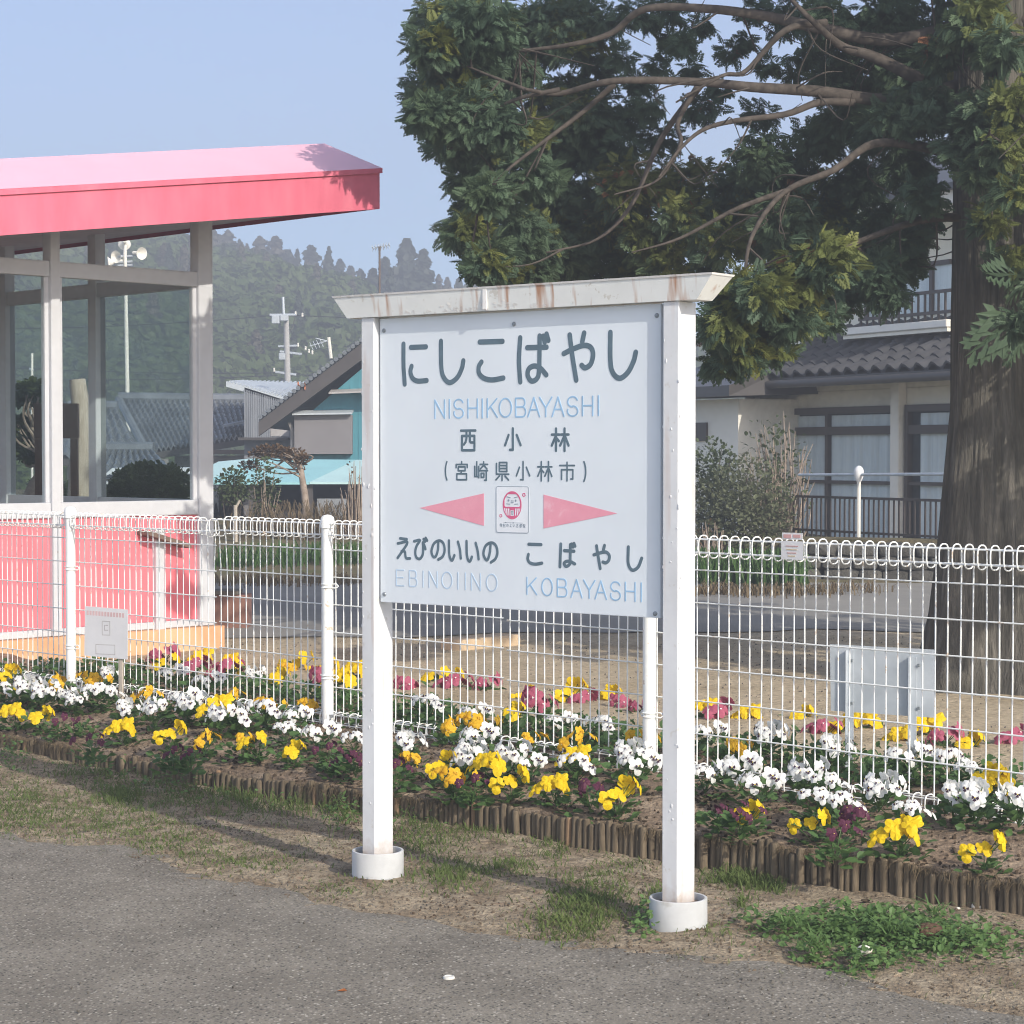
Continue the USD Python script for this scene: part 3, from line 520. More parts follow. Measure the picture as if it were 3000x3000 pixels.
tag(obj('grass', (np.vstack(VV), np.vstack(FF)), M['grass'], kind='stuff'), 'thin short grass in tufts on the dirt before the log edging', 'grass')
sp = rg.uniform(-9.5, -2.5, 9000); tp = TA(sp) - .12 + rg.random(9000) * 1.35; ok = tp < TE(sp) - .02; sp, tp = sp[ok], tp[ok]
P = np.stack([(sp + tp) * R2, (tp - sp) * R2, ground_z(sp, tp) + .003], 1)
v, f = blades(P, .004, rg.uniform(.006, .035, len(sp)), .0013, rg)
tag(obj('straw_litter', (v, f), M['straw'], kind='stuff'), 'dry straw and clippings strewn over the dirt strip', 'dry grass')
LEAFV = np.array([(0, 0, 0), (-.32, .3, .06), (.32, .3, .06), (-.36, .65, .05), (.36, .65, .05), (0, 1, -.04), (0, .35, -.02), (0, .7, -.03)]); LEAFF = np.array([(0, 6, 1), (0, 2, 6), (1, 6, 7), (1, 7, 3), (6, 2, 4), (6, 4, 7), (3, 7, 5), (7, 4, 5)])
def leaves(P, dirs, size, rg, mat_up=(0, 0, 1.)):
    """oval leaves at P growing along dirs"""
    d = dirs / np.linalg.norm(dirs, axis=1, keepdims=True); u = np.array(mat_up) + rg.normal(size=d.shape) * .35
    x = np.cross(d, u); x /= np.linalg.norm(x, axis=1, keepdims=True); z = np.cross(x, d)
    return scatter(LEAFV, LEAFF, np.stack([x, d, z], -1) * np.broadcast_to(size, (len(P),))[:, None, None], P)
def weedy(name, lab, cat, spots, size, seed, pile=0.0):
    rg = np.random.default_rng(seed); P = []
    for px, py, rx, ry, n in spots:
        for a, b in rg.normal(size=(n, 2)) * .45:
            s, t = px_st(px + a * rx, py + b * ry)
            if t < TE(s) - .03: P.append(ST(s, t, float(ground_z(np.array(s), np.array(t))) + .004 + rg.random() ** 1.5 * pile * max(.1, 1 - (a * a + b * b))))
    P = np.array(P); d = rg.normal(size=P.shape) * (1, 1, .45) + (0, 0, .25)
    return tag(obj(name, leaves(P, d, size * rg.uniform(.5, 1.3, len(P)), rg), M['weeds'], kind='stuff'), lab, cat)
weedy('pulled_weeds', 'heap of pulled green weeds on the ground at the lower right', 'weeds', [(2560, 2740, 300, 75, 1500), (2700, 2760, 250, 60, 800), (2500, 2700, 250, 40, 420), (2850, 2775, 180, 40, 320), (2540, 2830, 120, 30, 220), (2330, 2730, 130, 35, 220), (2210, 2715, 80, 20, 60), (2380, 2805, 60, 20, 80)], .021, 71, .06)
weedy('edging_weeds', 'broad leaved green weeds growing along the foot of the log edging', 'weeds', [(1000, 2330, 120, 80, 420), (1010, 2390, 70, 30, 160), (850, 2310, 160, 60, 420), (560, 2290, 260, 60, 420), (30, 2225, 60, 35, 180), (1240, 2390, 140, 60, 240), (1890, 2720, 45, 40, 130), (2830, 2570, 40, 60, 70), (1560, 2440, 70, 40, 90), (350, 2250, 200, 40, 160)], .019, 72, .09)
Q = []
for px, py, n in ((2310, 2740, 46), (2400, 2800, 34), (2620, 2760, 40), (2740, 2700, 30)):                # strap leaves in the heap
    s, t = px_st(px, py); q = rg.normal(size=(n, 3)) * (.02, .02, .0) + ST(s, t, .03)
    Q.append(blades(q, rg.uniform(.005, .05, n), rg.uniform(.05, .13, n), .003, rg))
n = 0; fs = []
for v, f in Q: fs.append(f + n); n += len(v)
tag(obj('strap_leaves', (np.vstack([v for v, f in Q]), np.vstack(fs)), M['weeds'], kind='stuff'), 'long thin leaves sticking out of the heap of pulled weeds', 'weeds')
M['root_ball'] = flat('root_ball', (.12, .075, .05), .95, .1, .3, 40, 1, 60, .02)
rock(2722, 2738, .042, .02, 'brown clump of earth and roots on the heap of weeds', M['root_ball'], 8, (1, .8, .55), 'root_clump', 'root clump')

# ---------------------------------------------------------------- the mesh fence
M['fence_white'] = look('fence_white', [(.2, (.74, .75, .72)), (.62, (.82, .83, .80)), (.70, (.55, .42, .30)), (.74, (.74, .73, .69))], 26, 4, .4, .45)
fence = thing('mesh_fence', 'white welded wire mesh fence with looped top and bottom edges on round posts', 'fence')
FZ0, FZ1, RR = .185, 1.10, .043
def fmb(s, t=FT, z=0): return MB(ST(s, t, z), (R2, -R2, 0), (R2, R2, 0), (0, 0, 1))          # x along, y away from the platform
s_at = lambda px, py: (lambda p: (p[0] - p[1]) * R2)(hit(px, py, ST(0, FT), (R2, R2, 0)))
ROW0 = hit(2050, 1670, ST(0, FT), (R2, R2, 0))[2]; ROWD = ROW0 - hit(2053, 1766.2, ST(0, FT), (R2, R2, 0))[2]
J1, J2 = s_at(640, 1600), s_at(1482, 1830)
cz1 = FZ1 - RR
path = [(0, 0, z) for z in np.linspace(FZ0 + .02, FZ1 - 1.5 * RR, 5)]
a = np.linspace(-np.pi / 2, 1.45 * np.pi, 17)
sq_ = lambda c: math.copysign(abs(c) ** .7, c)
top = [(0, -.030 + .030 * sq_(math.cos(x)), cz1 + RR * sq_(math.sin(x))) for x in np.linspace(-.35, 2 * np.pi - .55, 19)]
low = [(0, -.030 + .030 * sq_(math.cos(x)), FZ0 - .02 + RR * .8 * sq_(math.sin(x))) for x in np.linspace(-2 * np.pi + .55, .35, 17)]
wire0 = None
s = -11.0; i = 0
while s < -2.9:
    dz = .008 if J1 < s < J2 else 0.0
    bend = 0.0
    if abs(s - J1) < .075: bend = .02 * (1 if s > J1 else -1)
    pts = np.array(low + path[1:] + top[1:]); pts[:, 2] += dz + rg.normal() * .0012; pts[:, 0] += rg.normal() * .0012 + np.sin(pts[:, 2] * rg.uniform(2, 5) + rg.random() * 6) * .0016; pts[:, 1] += np.sin(pts[:, 2] * 3 + rg.random() * 6) * .0015
    if bend: pts[:, 0] += np.where(pts[:, 2] > .95, (pts[:, 2] - .95) / .15 * bend * -1.0, 0); pts[:, 2] -= np.where(pts[:, 2] > .95, .012, 0)
    m = MB((0, 0, 0), (R2, -R2, 0), (R2, R2, 0)).tube(pts, .0030, 5)
    if bend or wire0 is None or dz:
        w = MB(ST(s, FT), (R2, -R2, 0), (R2, R2, 0)).tube(pts, .0030, 5).build('vertical_wire', M['fence_white'], fence, True)
    else:
        w = MB(ST(s, FT), (R2, -R2, 0), (R2, R2, 0)).tube(pts, .0030, 5).build('vertical_wire', M['fence_white'], fence, True)
    wire0 = w; s += .0527; i += 1
for s0, s1, dz in ((-11.03, J1 - .01, 0), (J1 + .012, J2 - .008, .008), (J2 + .012, -2.87, 0)):
    for k in range(7):
        z = ROW0 - ROWD * k + dz
        if z > FZ0 + .03: fmb(s0, FT - .0047, z).tube([(0, 0, 0), (s1 - s0, 0, 0)], .0032, 5).build('horizontal_wire', M['fence_white'], fence, True)
    for an in (40, 140, 215, 325):
        a = math.radians(an)
        fmb(s0, FT - .030 + .026 * sq_(math.cos(a)), cz1 + (RR - .005) * sq_(math.sin(a)) + dz).tube([(0, 0, 0), (s1 - s0, 0, 0)], .003, 5).build('horizontal_wire', M['fence_white'], fence, True)
        fmb(s0, FT - .030 + .026 * sq_(math.cos(a)), FZ0 - .02 + (RR * .8 - .005) * sq_(math.sin(a)) + dz).tube([(0, 0, 0), (s1 - s0, 0, 0)], .003, 5).build('horizontal_wire', M['fence_white'], fence, True)
PS = [s_at(226, 1800), s_at(979, 1800), s_at(1922, 1850)]
for s in PS:
    b = fmb(s, FT - .04); b.lathe([(.027, .05), (.027, 1.07), (.033, 1.072), (.034, 1.105), (.030, 1.122), (.018, 1.132), (.001, 1.135)], sides=24).build('fence_post', M['fence_white'], fence, 40)
    for zc in (.80, .37):
        m = fmb(s, FT - .04, zc)
        for dz in (-.008, .008): m.tube([(.0295 * math.cos(x), .0295 * math.sin(x), dz) for x in np.linspace(math.pi, 2 * math.pi, 12)], .003, 5)
        for sg in (-1, 1):
            m.tube([(sg * .029, .0, -.008), (sg * .05, .012, -.01), (sg * .062, .014, 0), (sg * .05, .012, .01), (sg * .029, 0, .008)], .0032, 5)
        m.build('post_clamp', M['fence_white'], fence, True)

# ---------------------------------------------------------------- small boards
M['board_grey'] = flat('board_grey', (.56, .56, .57), .45, .4, .05, 8)
M['board_mark'] = flat('board_mark', (.40, .385, .385), .5)
M['board_red'] = flat('board_red', (.52, .36, .36), .5)
M['galv'] = look('galv', [(.35, (.42, .46, .49)), (.65, (.56, .60, .63))], 5, 5, .4, .4, metallic=.25)
M['stake_wood'] = look('stake_wood', [(.3, (.36, .31, .25)), (.7, (.52, .47, .40))], 1, 4, .8, .2, stretch=(60, 60, 6))
M['paper'] = flat('paper', (.74, .74, .74), .7, .2, .04)
M['paper_red'] = flat('paper_red', (.66, .38, .36), .7)
M['paper_gold'] = flat('paper_gold', (.68, .56, .36), .7)
def facing(px, py, z, deg):
    p = at(px, py, z); a = math.radians(deg); return p, (math.cos(a), math.sin(a), 0), (-math.sin(a), math.cos(a), 0)     # x along the board, y away from the viewer
p, ex, ey = facing(352, 2062, .15, -24)
pl = thing('plant_plaque', 'small grey notice plate on a thin stake in the pansies beside the left fence post', 'notice plate', p)
o = p * 0
MB(o, ex, ey).box(-.012, .012, .003, .016, -.03, .40, .002).build('stake', M['stake_wood'], pl)
mb = MB(o, ex, ey).hexa([(-.216, -.004, .238), (.048, -.004, .228), (.048, .0, .228), (-.216, .0, .238), (-.208, -.004, .492), (.052, -.004, .482), (.052, .0, .482), (-.208, .0, .492)])
plate = mb.build('plate', M['board_grey'], pl)
mb = MB(o, ex, ey)
for i in range(13): mb.box(-.198 + i * .018, -.186 + i * .018, -.0048, -.0035, .447 - i * .0006, .470 - i * .0006)
mb.build('heading_marks', M['board_red'], plate)
mb = MB(o, ex, ey)
for x0, x1, z0, z1 in ((-.105, -.055, .346, .420), (-.145, -.025, .248, .300)):
    for q in ((x0, x1, z0, z0 + .004), (x0, x1, z1 - .004, z1), (x0, x0 + .004, z0 + .004, z1 - .004), (x1 - .004, x1, z0 + .004, z1 - .004)): mb.box(q[0], q[1], -.0048, -.0035, q[2], q[3])
mb.box(-.092, -.068, -.0048, -.0035, .37, .375); mb.box(-.092, -.087, -.0048, -.0035, .375, .4); mb.box(-.085, -.068, -.0048, -.0035, .395, .4)
mb.build('plate_marks', M['board_mark'], plate)
# metal board seen from behind
p, ex, ey = facing(2500, 2268, .14, -30)
bd = thing('metal_board', 'back of a pale metal board on two legs behind the right fence part', 'sign board', p)
kx = lambda px, py: (lambda q: ((q - p) @ np.array(ex), q[2] - p[2]))(hit(px, py, p, np.array(ey)))
c = [kx(2431, 2083), kx(2739, 2104), kx(2735, 1904), kx(2428, 1888)]
MB(o, ex, ey).hexa([(c[0][0], .012, c[0][1]), (c[1][0], .012, c[1][1]), (c[1][0], .016, c[1][1]), (c[0][0], .016, c[0][1]), (c[3][0], .012, c[3][1]), (c[2][0], .012, c[2][1]), (c[2][0], .016, c[2][1]), (c[3][0], .016, c[3][1])]).build('sheet', M['galv'], bd)
for px, py in ((2484, 1905), (2668, 1925)):
    x, z = kx(px, py); mb = MB(o, ex, ey); mb.box(x - .003, x + .022, .008, .0112, -.05, z); mb.box(x - .006, x - .0031, -.012, .0112, -.05, z); mb.build('angle_leg', M['galv'], bd)
for px, py in ((2494, 1935), (2494, 2060), (2690, 1950), (2690, 2075)):
    x, z = kx(px, py); MB(o, ex, ey).box(x - .006, x + .006, .002, .0078, z - .006, z + .006, .002).build('bolt', M['screw'], bd)
# papers tied to the fence
q0 = hit(2290, 1600, ST(0, FT - .062), (R2, R2, 0))
nt = thing('paper_notice', 'two small white papers tied to the fence top right of the sign', 'notice', q0)
sc_ = lambda px, py: (lambda q: ((q - q0) @ np.array([R2, -R2, 0]), q[2] - q0[2]))(hit(px, py, ST(0, FT - .062), (R2, R2, 0)))
nm = lambda: MB(o, (R2, -R2, 0), (R2, R2, 0))
def sheet(a, b, name, mat, y=0., th=.0012, par=None):
    (x0, z1), (x1, z0) = sc_(*a), sc_(*b); return nm().box(min(x0, x1), max(x0, x1), y, y + th, min(z0, z1), max(z0, z1)).build(name, mat, par or nt)
s1 = sheet((2291, 1560), (2351, 1582), 'sheet', M['paper']); s2 = sheet((2290, 1584), (2354, 1641), 'sheet', M['paper'], -.003)
sheet((2296, 1565), (2318, 1577), 'print', M['paper_red'], -.001, .0008, s1); sheet((2324, 1566), (2345, 1576), 'print', M['paper_red'], -.001, .0008, s1)
for i, y in enumerate((1598, 1608, 1618, 1627)): sheet((2304 + i * 2, y), (2340 - i * 3, y + 4), 'print', M['paper_gold' if i % 2 else 'paper_red'], -.004, .0008, s2)

# ---------------------------------------------------------------- pansies
FC = {'white': ((.80, .80, .77), (.86, .86, .84)), 'yellow': ((.80, .56, .012), (.90, .70, .02)), 'orange': ((.78, .47, .025), (.86, .62, .05)), 'purple': ((.10, .028, .055), (.22, .065, .12)), 'magenta': ((.42, .10, .16), (.62, .24, .32))}
for c, (a, b) in FC.items(): M['petal_' + c] = leaf('petal_' + c, [a, b], 30, .5, .3, .6)
M['blotch_dark'] = flat('blotch_dark', (.035, .012, .03), .7)
M['blotch_gold'] = flat('blotch_gold', (.55, .30, .01), .7)
M['flower_eye'] = flat('flower_eye', (.75, .62, .10), .7)
M['pansy_leaf'] = leaf('pansy_leaf', [(.075, .14, .045), (.145, .25, .08), (.24, .36, .135)], 12, .6, .25, .5)
def flower_meshes(rg, R, ruffle=.10):
    """five overlapping petals in the xz plane facing -y, and the dark blotch on the lower three"""
    V, F, n = [], [], 0; BV, BF, bn = [], [], 0
    for az, ln, wd, y in ((125, .95, .72, .006), (55, .95, .72, .005), (178, .85, .62, .0), (2, .85, .62, .001), (-90, 1.0, .82, -.006)):
        a = math.radians(az) + rg.normal() * .06; d = np.array([math.cos(a), math.sin(a)]); nrm = np.array([-d[1], d[0]])
        th = np.linspace(0, 2 * np.pi, 13)[:-1]; ctr = d * ln * .52
        rim = ctr + np.outer(np.cos(th) * ln * .5 * (1 + rg.normal(size=12) * .04), d) + np.outer(np.sin(th) * wd * .55 * (1 + rg.normal(size=12) * .05), nrm)
        yy = -y / .03 * .0 + y + rg.normal(size=12) * ruffle * R * .8 + np.abs(np.cos(th / 2)) * .012
        pts = np.vstack([[ctr[0] * .9, 0, ctr[1] * .9], np.stack([rim[:, 0], np.zeros(12), rim[:, 1]], 1)]) * R
        pts[0, 1] = y * .7; pts[1:, 1] = yy * .6
        k = np.arange(12); V.append(pts); F.append(np.stack([np.zeros(12, int), 1 + k, 1 + (k + 1) % 12], 1) + n); n += 13
        if az not in (125, 55):
            b = np.array([(0, 0), *(d * ln * .46 + s * nrm * .26 for s in (-1, -.35)), tuple(d * ln * .56), *(d * ln * .46 + s * nrm * .26 for s in (.35, 1))]) * R * .72
            BV.append(np.stack([b[:, 0], np.full(6, min(y, 0) * .6 - .0055), b[:, 1]], 1)); BF.append(np.array([(0, 1, 2), (0, 2, 3), (0, 3, 4), (0, 4, 5)]) + bn); bn += 6
    e = np.array([(0, -.0095, -.09 * R), (.08 * R, -.009, .03 * R), (-.08 * R, -.009, .03 * R)])
    return (np.vstack(V), np.vstack(F)), (np.vstack(BV), np.vstack(BF)), (e, np.array([(0, 1, 2)]))
def make_pansy(col, var, loc, rz, label, group, scale):
    rg = np.random.default_rng(100 + 17 * var + sum(map(ord, col)))
    small = col in ('purple', 'orange')
    t = thing(col + '_pansy', label, 'pansy', loc, rz, group, scale)
    nl = 52; az = rg.uniform(0, 2 * np.pi, nl); h = rg.uniform(.0, .075, nl); rr = rg.uniform(.0, .075, nl)
    P = np.stack([rr * np.cos(az), rr * np.sin(az), h], 1); d = np.stack([np.cos(az), np.sin(az), rg.uniform(-.1, .8, nl)], 1)
    obj('foliage', leaves(P, d, rg.uniform(.022, .042, nl), rg), M['pansy_leaf'], t)
    nf = {'white': (7, 6, 8), 'yellow': (5, 6, 4), 'magenta': (6, 5, 7), 'purple': (4, 5, 3), 'orange': (6, 7, 5)}[col][var]
    Rf = {'white': .0262, 'yellow': .034, 'magenta': .033, 'purple': .018, 'orange': .026}[col]
    for i in range(nf):
        a = -90 + (i - (nf - 1) / 2) * 200 / nf + rg.normal() * 18; a = math.radians(a)
        r = rg.uniform(.015, .085); z = rg.uniform(.075, .115) + .010 * (i % 2)
        pos = np.array([r * math.cos(a), r * math.sin(a), z])
        yaw, pitch, roll = a + math.pi / 2 + rg.normal() * .35, rg.uniform(.05, .75), rg.normal() * .25
        cp, sp, cr, sr = math.cos(pitch), math.sin(pitch), math.cos(roll), math.sin(roll)
        Rm = rotz(yaw) @ np.array([[1, 0, 0], [0, cp, -sp], [0, sp, cp]]).T @ np.array([[cr, 0, sr], [0, 1, 0], [-sr, 0, cr]])
        pet, blo, eye = flower_meshes(rg, Rf * rg.uniform(.85, 1.15), .09 if col == 'yellow' else .05)
        tr = lambda m: (m[0] @ Rm.T + pos, m[1])
        stem = MB().tube([(0, 0, .02), pos * (.6, .6, .7) + Rm @ (0, .012, 0), pos + Rm @ (0, .006, 0)], .0014, 4, caps=False).mesh()
        fl = obj('flower', tr(pet), M['petal_' + col], t)
        if col == 'white': obj('blotch', tr(blo), M['blotch_dark'], fl)
        elif col == 'magenta': obj('blotch', tr((eye[0] * (1.6, 1, 1.6), eye[1])), M['petal_white'], fl)
        elif col == 'orange': obj('blotch', tr(blo), M['blotch_gold'], fl)
        if col in ('white', 'purple', 'orange'): obj('eye', tr(eye), M['flower_eye'], fl)
        obj('stem', stem, M['pansy_leaf'], fl)
    return t
FRONT = {'white': [(14,2031),(69,2038),(123,2042),(192,2020),(283,2024),(217,2056),(315,2056),(366,2075),(453,2096),(536,2053),(551,2089),(645,2125),(701,2118),(780,2111),(867,2085),(838,2133),(933,2147),(1041,2151),(1186,2172),(1401,2153),(1372,2196),(1362,2240),(1488,2211),(1546,2222),(1691,2233),(1836,2204),(1865,2254),(2065,2262),(2174,2248),(2223,2295),(2351,2264),(2422,2276),(2388,2332),(2459,2326),(2574,2310),(2661,2366),(2792,2326),(2854,2363),(2984,2351)],
 'yellow': [(18,1980),(83,1995),(43,2085),(127,2090),(362,2125),(498,2142),(630,2075),(759,2169),(860,2187),(1288,2241),(1445,2251),(1496,2276),(1626,2287),(1691,2196),(1807,2320),(2198,2357),(2379,2385),(2636,2432),(2885,2466)],
 'orange': [(598,2162),(708,2169),(1190,2216),(1329,2269)],
 'purple': [(174,2108),(246,2108),(268,2172),(507,2198),(558,2198),(958,2202),(990,2212),(1041,2226),(1383,2280),(1728,2309),(2105,2364),(2167,2374),(2447,2445),(2500,2392),(1150,2250)]}
BACK = {'magenta': [(460,1938),(558,1953),(630,1938),(657,1953),(943,1982),(1190,2002),(1317,2010),(1412,2015),(1575,2055),(1691,2048),(1818,2060),(1869,2077),(2080,2100),(2400,2137),(2748,2168),(2947,2160)],
 'yellow': [(500,1941),(594,1930),(685,1941),(683,1945),(817,1970),(875,1955),(950,1963),(1009,1995),(1056,1974),(1295,1992),(1322,1983),(1532,2034),(1662,2041),(1785,2037),(2071,2072),(2198,2091),(2354,2094),(2472,2134),(2543,2122),(2649,2156),(2705,2134),(2844,2172),(1507,2077),(2897,2284),(2934,2290)],
 'white': [(315,1966),(500,1974),(601,1992),(741,1963),(1259,2057),(1383,2081),(1633,2099),(1771,2113),(2068,2134),(2245,2159),(2431,2190),(2636,2220),(2782,2218),(2835,2231)],
 'orange': [(160,1992),(275,1988),(428,2028),(681,2024),(788,2050),(911,2053),(1311,2113),(1398,2117),(1543,2150),(1684,2161),(1854,2171),(2149,2187),(853,1960)]}
MARKS = [(60, 'the left frame edge'), (226, 'the left fence post'), (350, 'the grey plaque'), (640, 'the kink in the fence'), (979, 'the middle fence post'), (1107, 'the left sign post'), (1512, 'the name board middle'), (1925, 'the right fence post'), (2010, 'the right sign post'), (2320, 'the paper notice'), (2590, 'the metal board'), (2850, 'the big trunk'), (2990, 'the right frame edge')]
ORD = lambda n: f"{n}{'th' if 10 <= n % 100 <= 20 else {1: 'st', 2: 'nd', 3: 'rd'}.get(n % 10, 'th')}"
LOOKS = {'white': 'white pansy', 'yellow': 'bright yellow pansy', 'orange': 'orange yellow pansy', 'purple': 'dark purple pansy', 'magenta': 'rose pink pansy'}
rg = np.random.default_rng(9); protos = {}
for rows, where, zh, grp in ((FRONT, 'before', .135, 'pansies planted before the fence'), (BACK, 'behind', .15, 'pansies planted behind the fence')):
    for col, pts in rows.items():
        for i, (px, py) in enumerate(sorted(pts)):
            zg = .15
            for _ in range(4):
                p = at(px, py, zg + .105); s, t = (p[0] - p[1]) * R2, (p[0] + p[1]) * R2; zg = bed_z(s, t)
            near = min(MARKS, key=lambda m: abs(m[0] - px))[1]
            lab = f'{ORD(i + 1)} {LOOKS[col]} {where} the fence from left, near {near}'
            var = int(rg.integers(3)); sc = rg.uniform(.95, 1.28) * (1.22 if where == 'behind' and col in ('magenta', 'yellow') else 1.08 if col == 'white' else 1.0); rz = 26 + rg.normal() * 22; loc = (p[0], p[1], zg - .004)
            if (col, var) in protos: copy(protos[col, var], loc, rz, lab, grp, sc)
            else: protos[col, var] = make_pansy(col, var, loc, rz, lab, grp, sc)
rgf = np.random.default_rng(12)
s = rgf.uniform(-10.5, -2.6, 7500); w = rgf.uniform(.88, 1.6, 7500); k = NOI(s, w, 2.2, 3, 77) > np.where(w < .98, .52, .38); s, w = s[k], w[k]
P = np.stack([(s + TE(s) + .02 + w) * R2, (TE(s) + .02 + w - s) * R2, zbed(s, w) + rgf.uniform(0, .09, len(s))], 1)
tag(obj('pansy_greens', leaves(P, rgf.normal(size=P.shape) * (1, 1, .7) + (0, 0, .4), rgf.uniform(.02, .045, len(s)), rgf), M['pansy_leaf'], kind='stuff'), 'mass of green pansy leaves along and behind the fence', 'plants')

# ---------------------------------------------------------------- the pink waiting shelter
M['pink'] = look('pink', [(.3, (.66, .155, .18)), (.5, (.735, .175, .205)), (.72, (.76, .22, .245))], 2.2, 6, .5, .35, .08, 30, .002, stretch=(3, 3, .5))
M['pink_fascia'] = look('pink_fascia', [(.3, (.60, .13, .185)), (.5, (.66, .15, .215)), (.72, (.69, .19, .25))], 1.6, 6, .5, .35, .06, 25, .002, stretch=(4, 4, 1))
M['pink_sheet'] = flat('pink_sheet', (.78, .45, .54), .35, .5, .03, 3)
M['alu'] = flat('alu', (.52, .53, .55), .38, .5, .04, 10)
M['orange_base'] = look('orange_base', [(.3, (.55, .30, .16)), (.65, (.68, .42, .25))], 3, 6, .8, .2, .4, 40, .003)
M['soffit'] = flat('soffit', (.42, .38, .42), .7)
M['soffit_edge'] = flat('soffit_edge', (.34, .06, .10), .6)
M['glass'] = pane('glass', (.90, .93, .93), (.32, .34, .35), 1.4)
M['dark_wood'] = flat('dark_wood', (.16, .11, .085), .7)
C0 = at(628, 1898, YZ)
sh = thing('waiting_shelter', 'pink walled waiting shelter with glass panes and a sloping pink roof at the left', 'shelter', C0)
# local frame: a towards the track, b along the platform (away to the left)
def am(): return MB((0, 0, 0), (-R2, -R2, 0), (-R2, R2, 0), (0, 0, 1))
LA, LB = 2.52, 5.3
aN, bN = np.array([-R2, -R2, 0]), np.array([-R2, R2, 0])
a_at = lambda px, py, b=0.0: (lambda q: ((q - C0) @ aN, q[2] - C0[2]))(hit(px, py, C0 + bN * b, bN))
b_at = lambda px, py, a=0.0: (lambda q: ((q - C0) @ bN, q[2] - C0[2]))(hit(px, py, C0 + aN * a, aN))
A1 = a_at(166, 1300)[0]; B1 = b_at(300, 1200)[0]; B2 = b_at(36, 1200)[0]
z_sill0, z_sill1, z_tr0, z_tr1 = .925, 1.025, 2.485, 2.585
fpl = -.70                                                                    # fascia plane
FB = [a_at(1112, 612, fpl), a_at(0, 690, fpl)]; FTp = [a_at(1112, 493, fpl), a_at(0, 555, fpl)]
lin = lambda P, a: P[0][1] + (P[1][1] - P[0][1]) * (a - P[0][0]) / (P[1][0] - P[0][0])
aR, aL = FB[0][0], LA + 1.0
zb_, zt_ = (lambda a: lin(FB, a)), (lambda a: lin(FTp, a))
am().box(-.05, LA + .06, -.05, LB, -.1, .155).build('base', M['orange_base'], sh)
def frame_box(name, *q, mat='alu', c=.004): return am().box(*q, c).build(name, M[mat], sh)
pw = {0.0: .06, A1: .035, LA: .06}
for a, hw in pw.items():
    for b in (0.0, LB - .12): 
        if b == 0 or a != A1: frame_box('post', a - hw + (.06 if a == 0 else 0) , a + hw + (.06 if a == 0 else 0), b, b + .1, .158, zb_(a) + .05)
for b, hw in ((B1, .05), (B2, .05), (B2 + B2 - B1, .05)):
    frame_box('post', 0.0, .09, b - hw, b + hw, .158, zb_(0) + .05); frame_box('post', LA - .09, LA, b - hw, b + hw, .158, zb_(LA) + .05)
for x0, x1 in ((.12, A1 - .036), (A1 + .036, LA - .061)):
    frame_box('sill', x0, x1, .012, .088, z_sill0, z_sill1); frame_box('transom', x0, x1, .014, .086, z_tr0, z_tr1); frame_box('bottom_rail', x0, x1, .016, .084, .158, .205)
    p_ = am().box(x0, x1, .035, .065, .207, z_sill0 - .002).build('wall_panel', M['pink'], sh)
    am().box(x0 + .001, x1 - .001, .045, .051, z_sill1 + .001, z_tr0 - .001).build('window_pane', M['glass'], sh)
    am().box(x0, x0 + .03, .03, .07, z_sill1 + .001, z_tr0 - .001).build('window_frame', M['alu'], sh); am().box(x1 - .03, x1, .03, .07, z_sill1 + .001, z_tr0 - .001).build('window_frame', M['alu'], sh)
bs = [.1, B1 - .05, B1 + .05, B2 - .05, B2 + .05, 2 * B2 - B1 - .05, 2 * B2 - B1 + .05, LB - .12]
for a0 in (0.0, LA - .09):
    for b0_, b1_ in zip(bs[::2], bs[1::2]):
        am().box(a0 + .015, a0 + .075, b0_ + .001, b1_ - .001, z_sill0, z_sill1).build('sill', M['alu'], sh); am().box(a0 + .015, a0 + .075, b0_ + .001, b1_ - .001, z_tr0, z_tr1).build('transom', M['alu'], sh)
        am().box(a0 + .03, a0 + .06, b0_ + .001, b1_ - .001, .16, z_sill0 - .002).build('wall_panel', M['pink'], sh)
        am().box(a0 + .042, a0 + .048, b0_ + .002, b1_ - .002, z_sill1 + .001, z_tr0 - .001).build('window_pane', M['glass'], sh)
am().box(.1, LA - .1, LB - .09, LB - .06, .158, z_sill0).build('wall_panel', M['pink'], sh); am().box(.1, LA - .1, LB - .1, LB - .04, z_sill0 + .001, z_sill1).build('sill', M['alu'], sh); am().box(.1, LA - .1, LB - .1, LB - .04, z_tr0, z_tr1).build('transom', M['alu'], sh)
# roof: a sloping slab with pink fascias, and a lower hipped cap of pink sheet
roof = am().hexa([(aR + .012, fpl + .012, zb_(aR) + .03), (aL, fpl + .012, zb_(aL) + .03), (aL, LB + .35, zb_(aL) + .03), (aR + .012, LB + .35, zb_(aR) + .03)] + [(aR + .012, fpl + .012, zt_(aR) - .004), (aL, fpl + .012, zt_(aL) - .004), (aL, LB + .35, zt_(aL) - .004), (aR + .012, LB + .35, zt_(aR) - .004)]).build('roof', M['soffit'], sh)
def slab(name, mat, a0, a1, b0_, b1_, lo, hi, par=roof): return am().hexa([(a0, b0_, lo(a0)), (a1, b0_, lo(a1)), (a1, b1_, lo(a1)), (a0, b1_, lo(a0)), (a0, b0_, hi(a0)), (a1, b0_, hi(a1)), (a1, b1_, hi(a1)), (a0, b1_, hi(a0))]).build(name, M[mat], par)
slab('fascia', 'pink_fascia', aR, aL, fpl - .002, fpl + .011, zb_, lambda a: zt_(a) - .035)
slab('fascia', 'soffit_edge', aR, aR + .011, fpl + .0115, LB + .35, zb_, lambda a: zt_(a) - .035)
slab('drip_edge', 'pink_fascia', aR - .014, aL, fpl - .016, fpl + .011, lambda a: zt_(a) - .0345, zt_)
